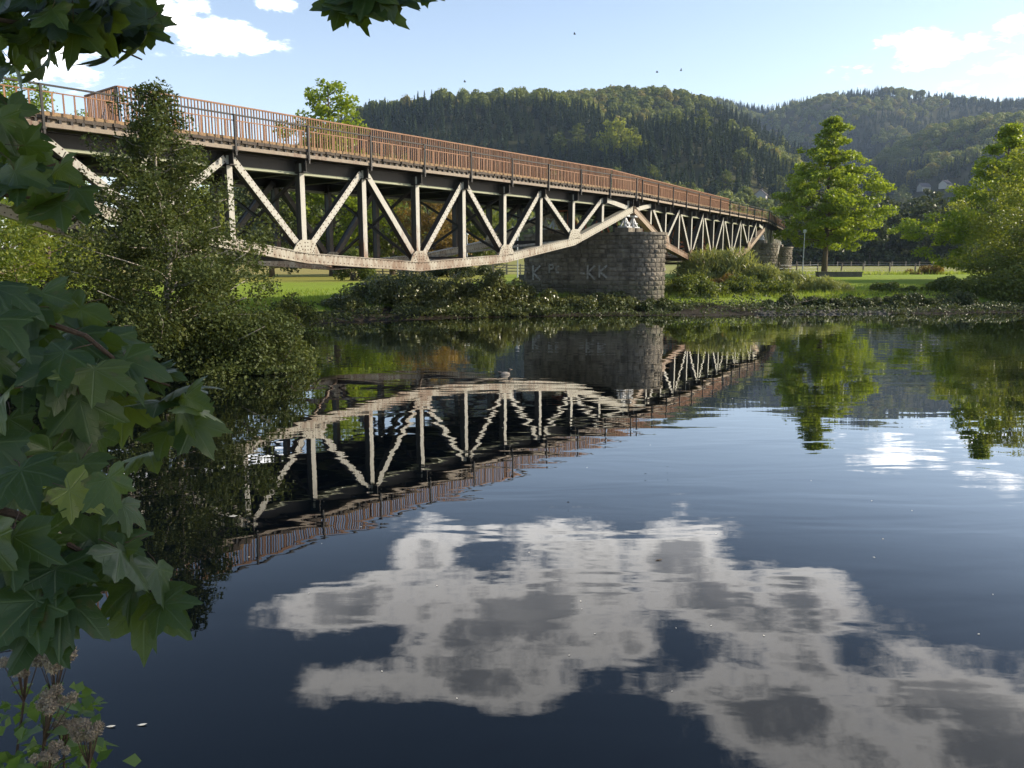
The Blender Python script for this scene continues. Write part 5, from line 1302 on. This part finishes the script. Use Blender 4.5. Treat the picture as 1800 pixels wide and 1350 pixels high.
# hemp-agrimony gone to seed, bottom left
def ovate(seed):
    r = np.random.default_rng(seed); V = [(0, -.5, 0), (.16, -.30, .03), (.24, -.05, .05), (.15, .25, .02), (0, .5, -.06), (-.15, .25, .02), (-.24, -.05, .05), (-.16, -.30, .03), (0, -.05, 0), (0, .25, -.01)]
    me = bpy.data.meshes.new('leaf'); me.from_pydata([(x, y, z + r.normal() * .01) for x, y, z in V], [], [(0, 1, 8), (1, 2, 8), (2, 3, 9, 8), (3, 4, 9), (4, 5, 9), (5, 6, 8, 9), (6, 7, 8), (7, 0, 8)]); me.materials.append(M['weed'])
    at = me.attributes.new('tint', 'FLOAT', 'POINT'); at.data.foreach_set('value', np.full(10, r.random(), np.float32)); me.update(); return me
OV = [ovate(s) for s in range(4)]
ra = np.random.default_rng(5)
for i, (px, py, sz, dep, lab) in enumerate(((114, 1152, 62, 1.75, 'tallest seed-headed weed stem below the hanging maple leaves'), (50, 1172, 44, 1.8, 'seed-headed weed at the left, left of the tallest one'), (84, 1242, 46, 1.7, 'seed-headed weed just under the tallest one'),
                                           (112, 1278, 30, 1.75, 'small seed-headed weed between the others'), (160, 1288, 44, 1.65, 'seed-headed weed standing farthest out over the water'), (90, 1328, 34, 1.6, 'lowest seed-headed weed at the bottom edge'))):
    top = ray_at(px, py, dep); base = top + np.array([-.10 - .2 * ra.random(), -.25 + .15 * ra.random(), 0]); base[2] = gz(base[0], base[1]) - .05
    t = thing('seed_head_weed', lab, 'plant', base, 'seed-headed weeds on the near bank'); path = limb_path(base, top, ra, 0, 6, .05)
    mb = MB(); mb.tube(path, [.0045, .004, .0037, .0034, .003, .0026, .002], 5); mb.build('stem', M['twig'], t)
    w = sz * dep / F_PX; nb = 11; n = 2000; cc = top + ra.normal(size=(nb, 3)) * np.array([.30, .26, .16]) * w; kk = ra.integers(nb, size=n); dv = unit(ra.normal(size=(n, 3))); P = cc[kk] + dv * w * .17 * ra.uniform(.6, 1.1, (n, 1)); P[:, 2] += .1 * w
    link('flower_head', quad_mesh('flower_head', leaves(P - base, ra.uniform(.07, .14, n) * w, ra.normal(size=(n, 3)), ra, .35, dv), n, M['straw'], ra.random(n)), t)
    mb = MB()
    sb = path[6] - unit(path[6] - path[5]) * w * 1.1
    for c in cc: mb.tube([sb, (sb + c) / 2 - np.array([0, 0, .004]), c], [.0014, .001, .0007], 4)
    mb.build('flower_stalks', M['twig'], t)
    for j in range(26):
        k = ra.uniform(3.6, 5.75); j0 = int(k); p = path[j0] + (path[min(j0 + 1, 6)] - path[j0]) * (k - j0); a = j * 2.2 + ra.random(); L = ra.uniform(.04, .085)
        dv = unit(np.array([math.cos(a), math.sin(a), -.25])); nz = unit(np.array([0, 0, 1.0]) + ra.normal(size=3) * .35); yv = unit(dv - nz * (dv @ nz)); xv = np.cross(yv, nz); o = p + yv * L * .55 - base
        ob = link('leaf', OV[ra.integers(4)], t); ob.matrix_local = Matrix(((xv[0] * L, yv[0] * L, nz[0] * L, o[0]), (xv[1] * L, yv[1] * L, nz[1] * L, o[1]), (xv[2] * L, yv[2] * L, nz[2] * L, o[2]), (0, 0, 0, 1)))
p = ray_at(40, 1300, 1.75)
make_bush('nettle_shrub', 'leafy green undergrowth at the bottom left corner behind the seed-headed weeds', p[0] - .08, p[1], .34, .30, (p[2] - gz(p[0], p[1])) * 1.42, 11000, .036, 'weed', 131, nblob=46, low=.2)

# bits floating on the water
rf_ = np.random.default_rng(8)
for i, (px, py, lab) in enumerate(((195, 1278, 'white sliver of leaf floating at the bottom left beside the seed-headed weeds'), (250, 1275, 'thin pale stick of leaf floating right of the white sliver'), (410, 908, 'pale leaf floating near the reflected railing at the left'),
                                   (1158, 985, 'dark curled leaf floating on the big cloud reflection'))):
    v = pix_dir(px, py); t = -CAM_Z / v[2]; x, y = v[0] * t, v[1] * t; L = 15 * t / F_PX; a = .35 + rf_.normal() * .2
    c_, s_ = math.cos(a), math.sin(a); q = lambda u, w, z: (x + c_ * u * L - s_ * w * L, y + s_ * u * L + c_ * w * L, z)
    mb = MB(); mb.add([q(-.5, 0, .004), q(-.15, .16, .006), q(.2, .14, .007), q(.5, 0, .012), q(.2, -.13, .006), q(-.15, -.15, .005), q(0, 0, .011)], [(0, 6, 1), (1, 6, 2), (2, 6, 3), (3, 6, 4), (4, 6, 5), (5, 6, 0)])
    ob = mb.build('floating_leaf', M['driedleaf'] if i != 3 else M['bark']); ob['label'] = lab; ob['category'] = 'leaf'; ob['group'] = 'leaves floating on the river'
mb = MB()
for i in range(36):
    px, py = rf_.uniform(420, 1780), rf_.uniform(640, 1300); v = pix_dir(px, py); t = -CAM_Z / v[2]; x, y = v[0] * t, v[1] * t; L = rf_.uniform(1.0, 2.2) * t / F_PX; a = rf_.random() * 3
    c_, s_ = math.cos(a), math.sin(a); mb.add([(x - c_ * L, y - s_ * L, .004), (x - s_ * L * .6, y + c_ * L * .6, .005), (x + c_ * L, y + s_ * L, .006), (x + s_ * L * .6, y - c_ * L * .6, .005)], [(0, 3, 2, 1)])
mb.build('floating_debris', M['driedleaf'], kind='stuff')

# ------------------------------------------------------------------ haze over the valley
if HAZE_DENSITY > 0:
    m = bpy.data.materials.new('valley_haze'); m.use_nodes = True; k = NT(m.node_tree); k.n.clear(); out = k.new('ShaderNodeOutputMaterial'); vp = k.new('ShaderNodeVolumePrincipled')
    vp.inputs['Color'].default_value = (.55, .72, 1.0, 1); vp.inputs['Density'].default_value = HAZE_DENSITY; vp.inputs['Anisotropy'].default_value = .25; k.l.new(vp.outputs[0], out.inputs['Volume'])
    mb = MB(); mb.box((-3300, -320, -3.0), (3300, 3500, 560)); mb.build('haze', m, kind='stuff')
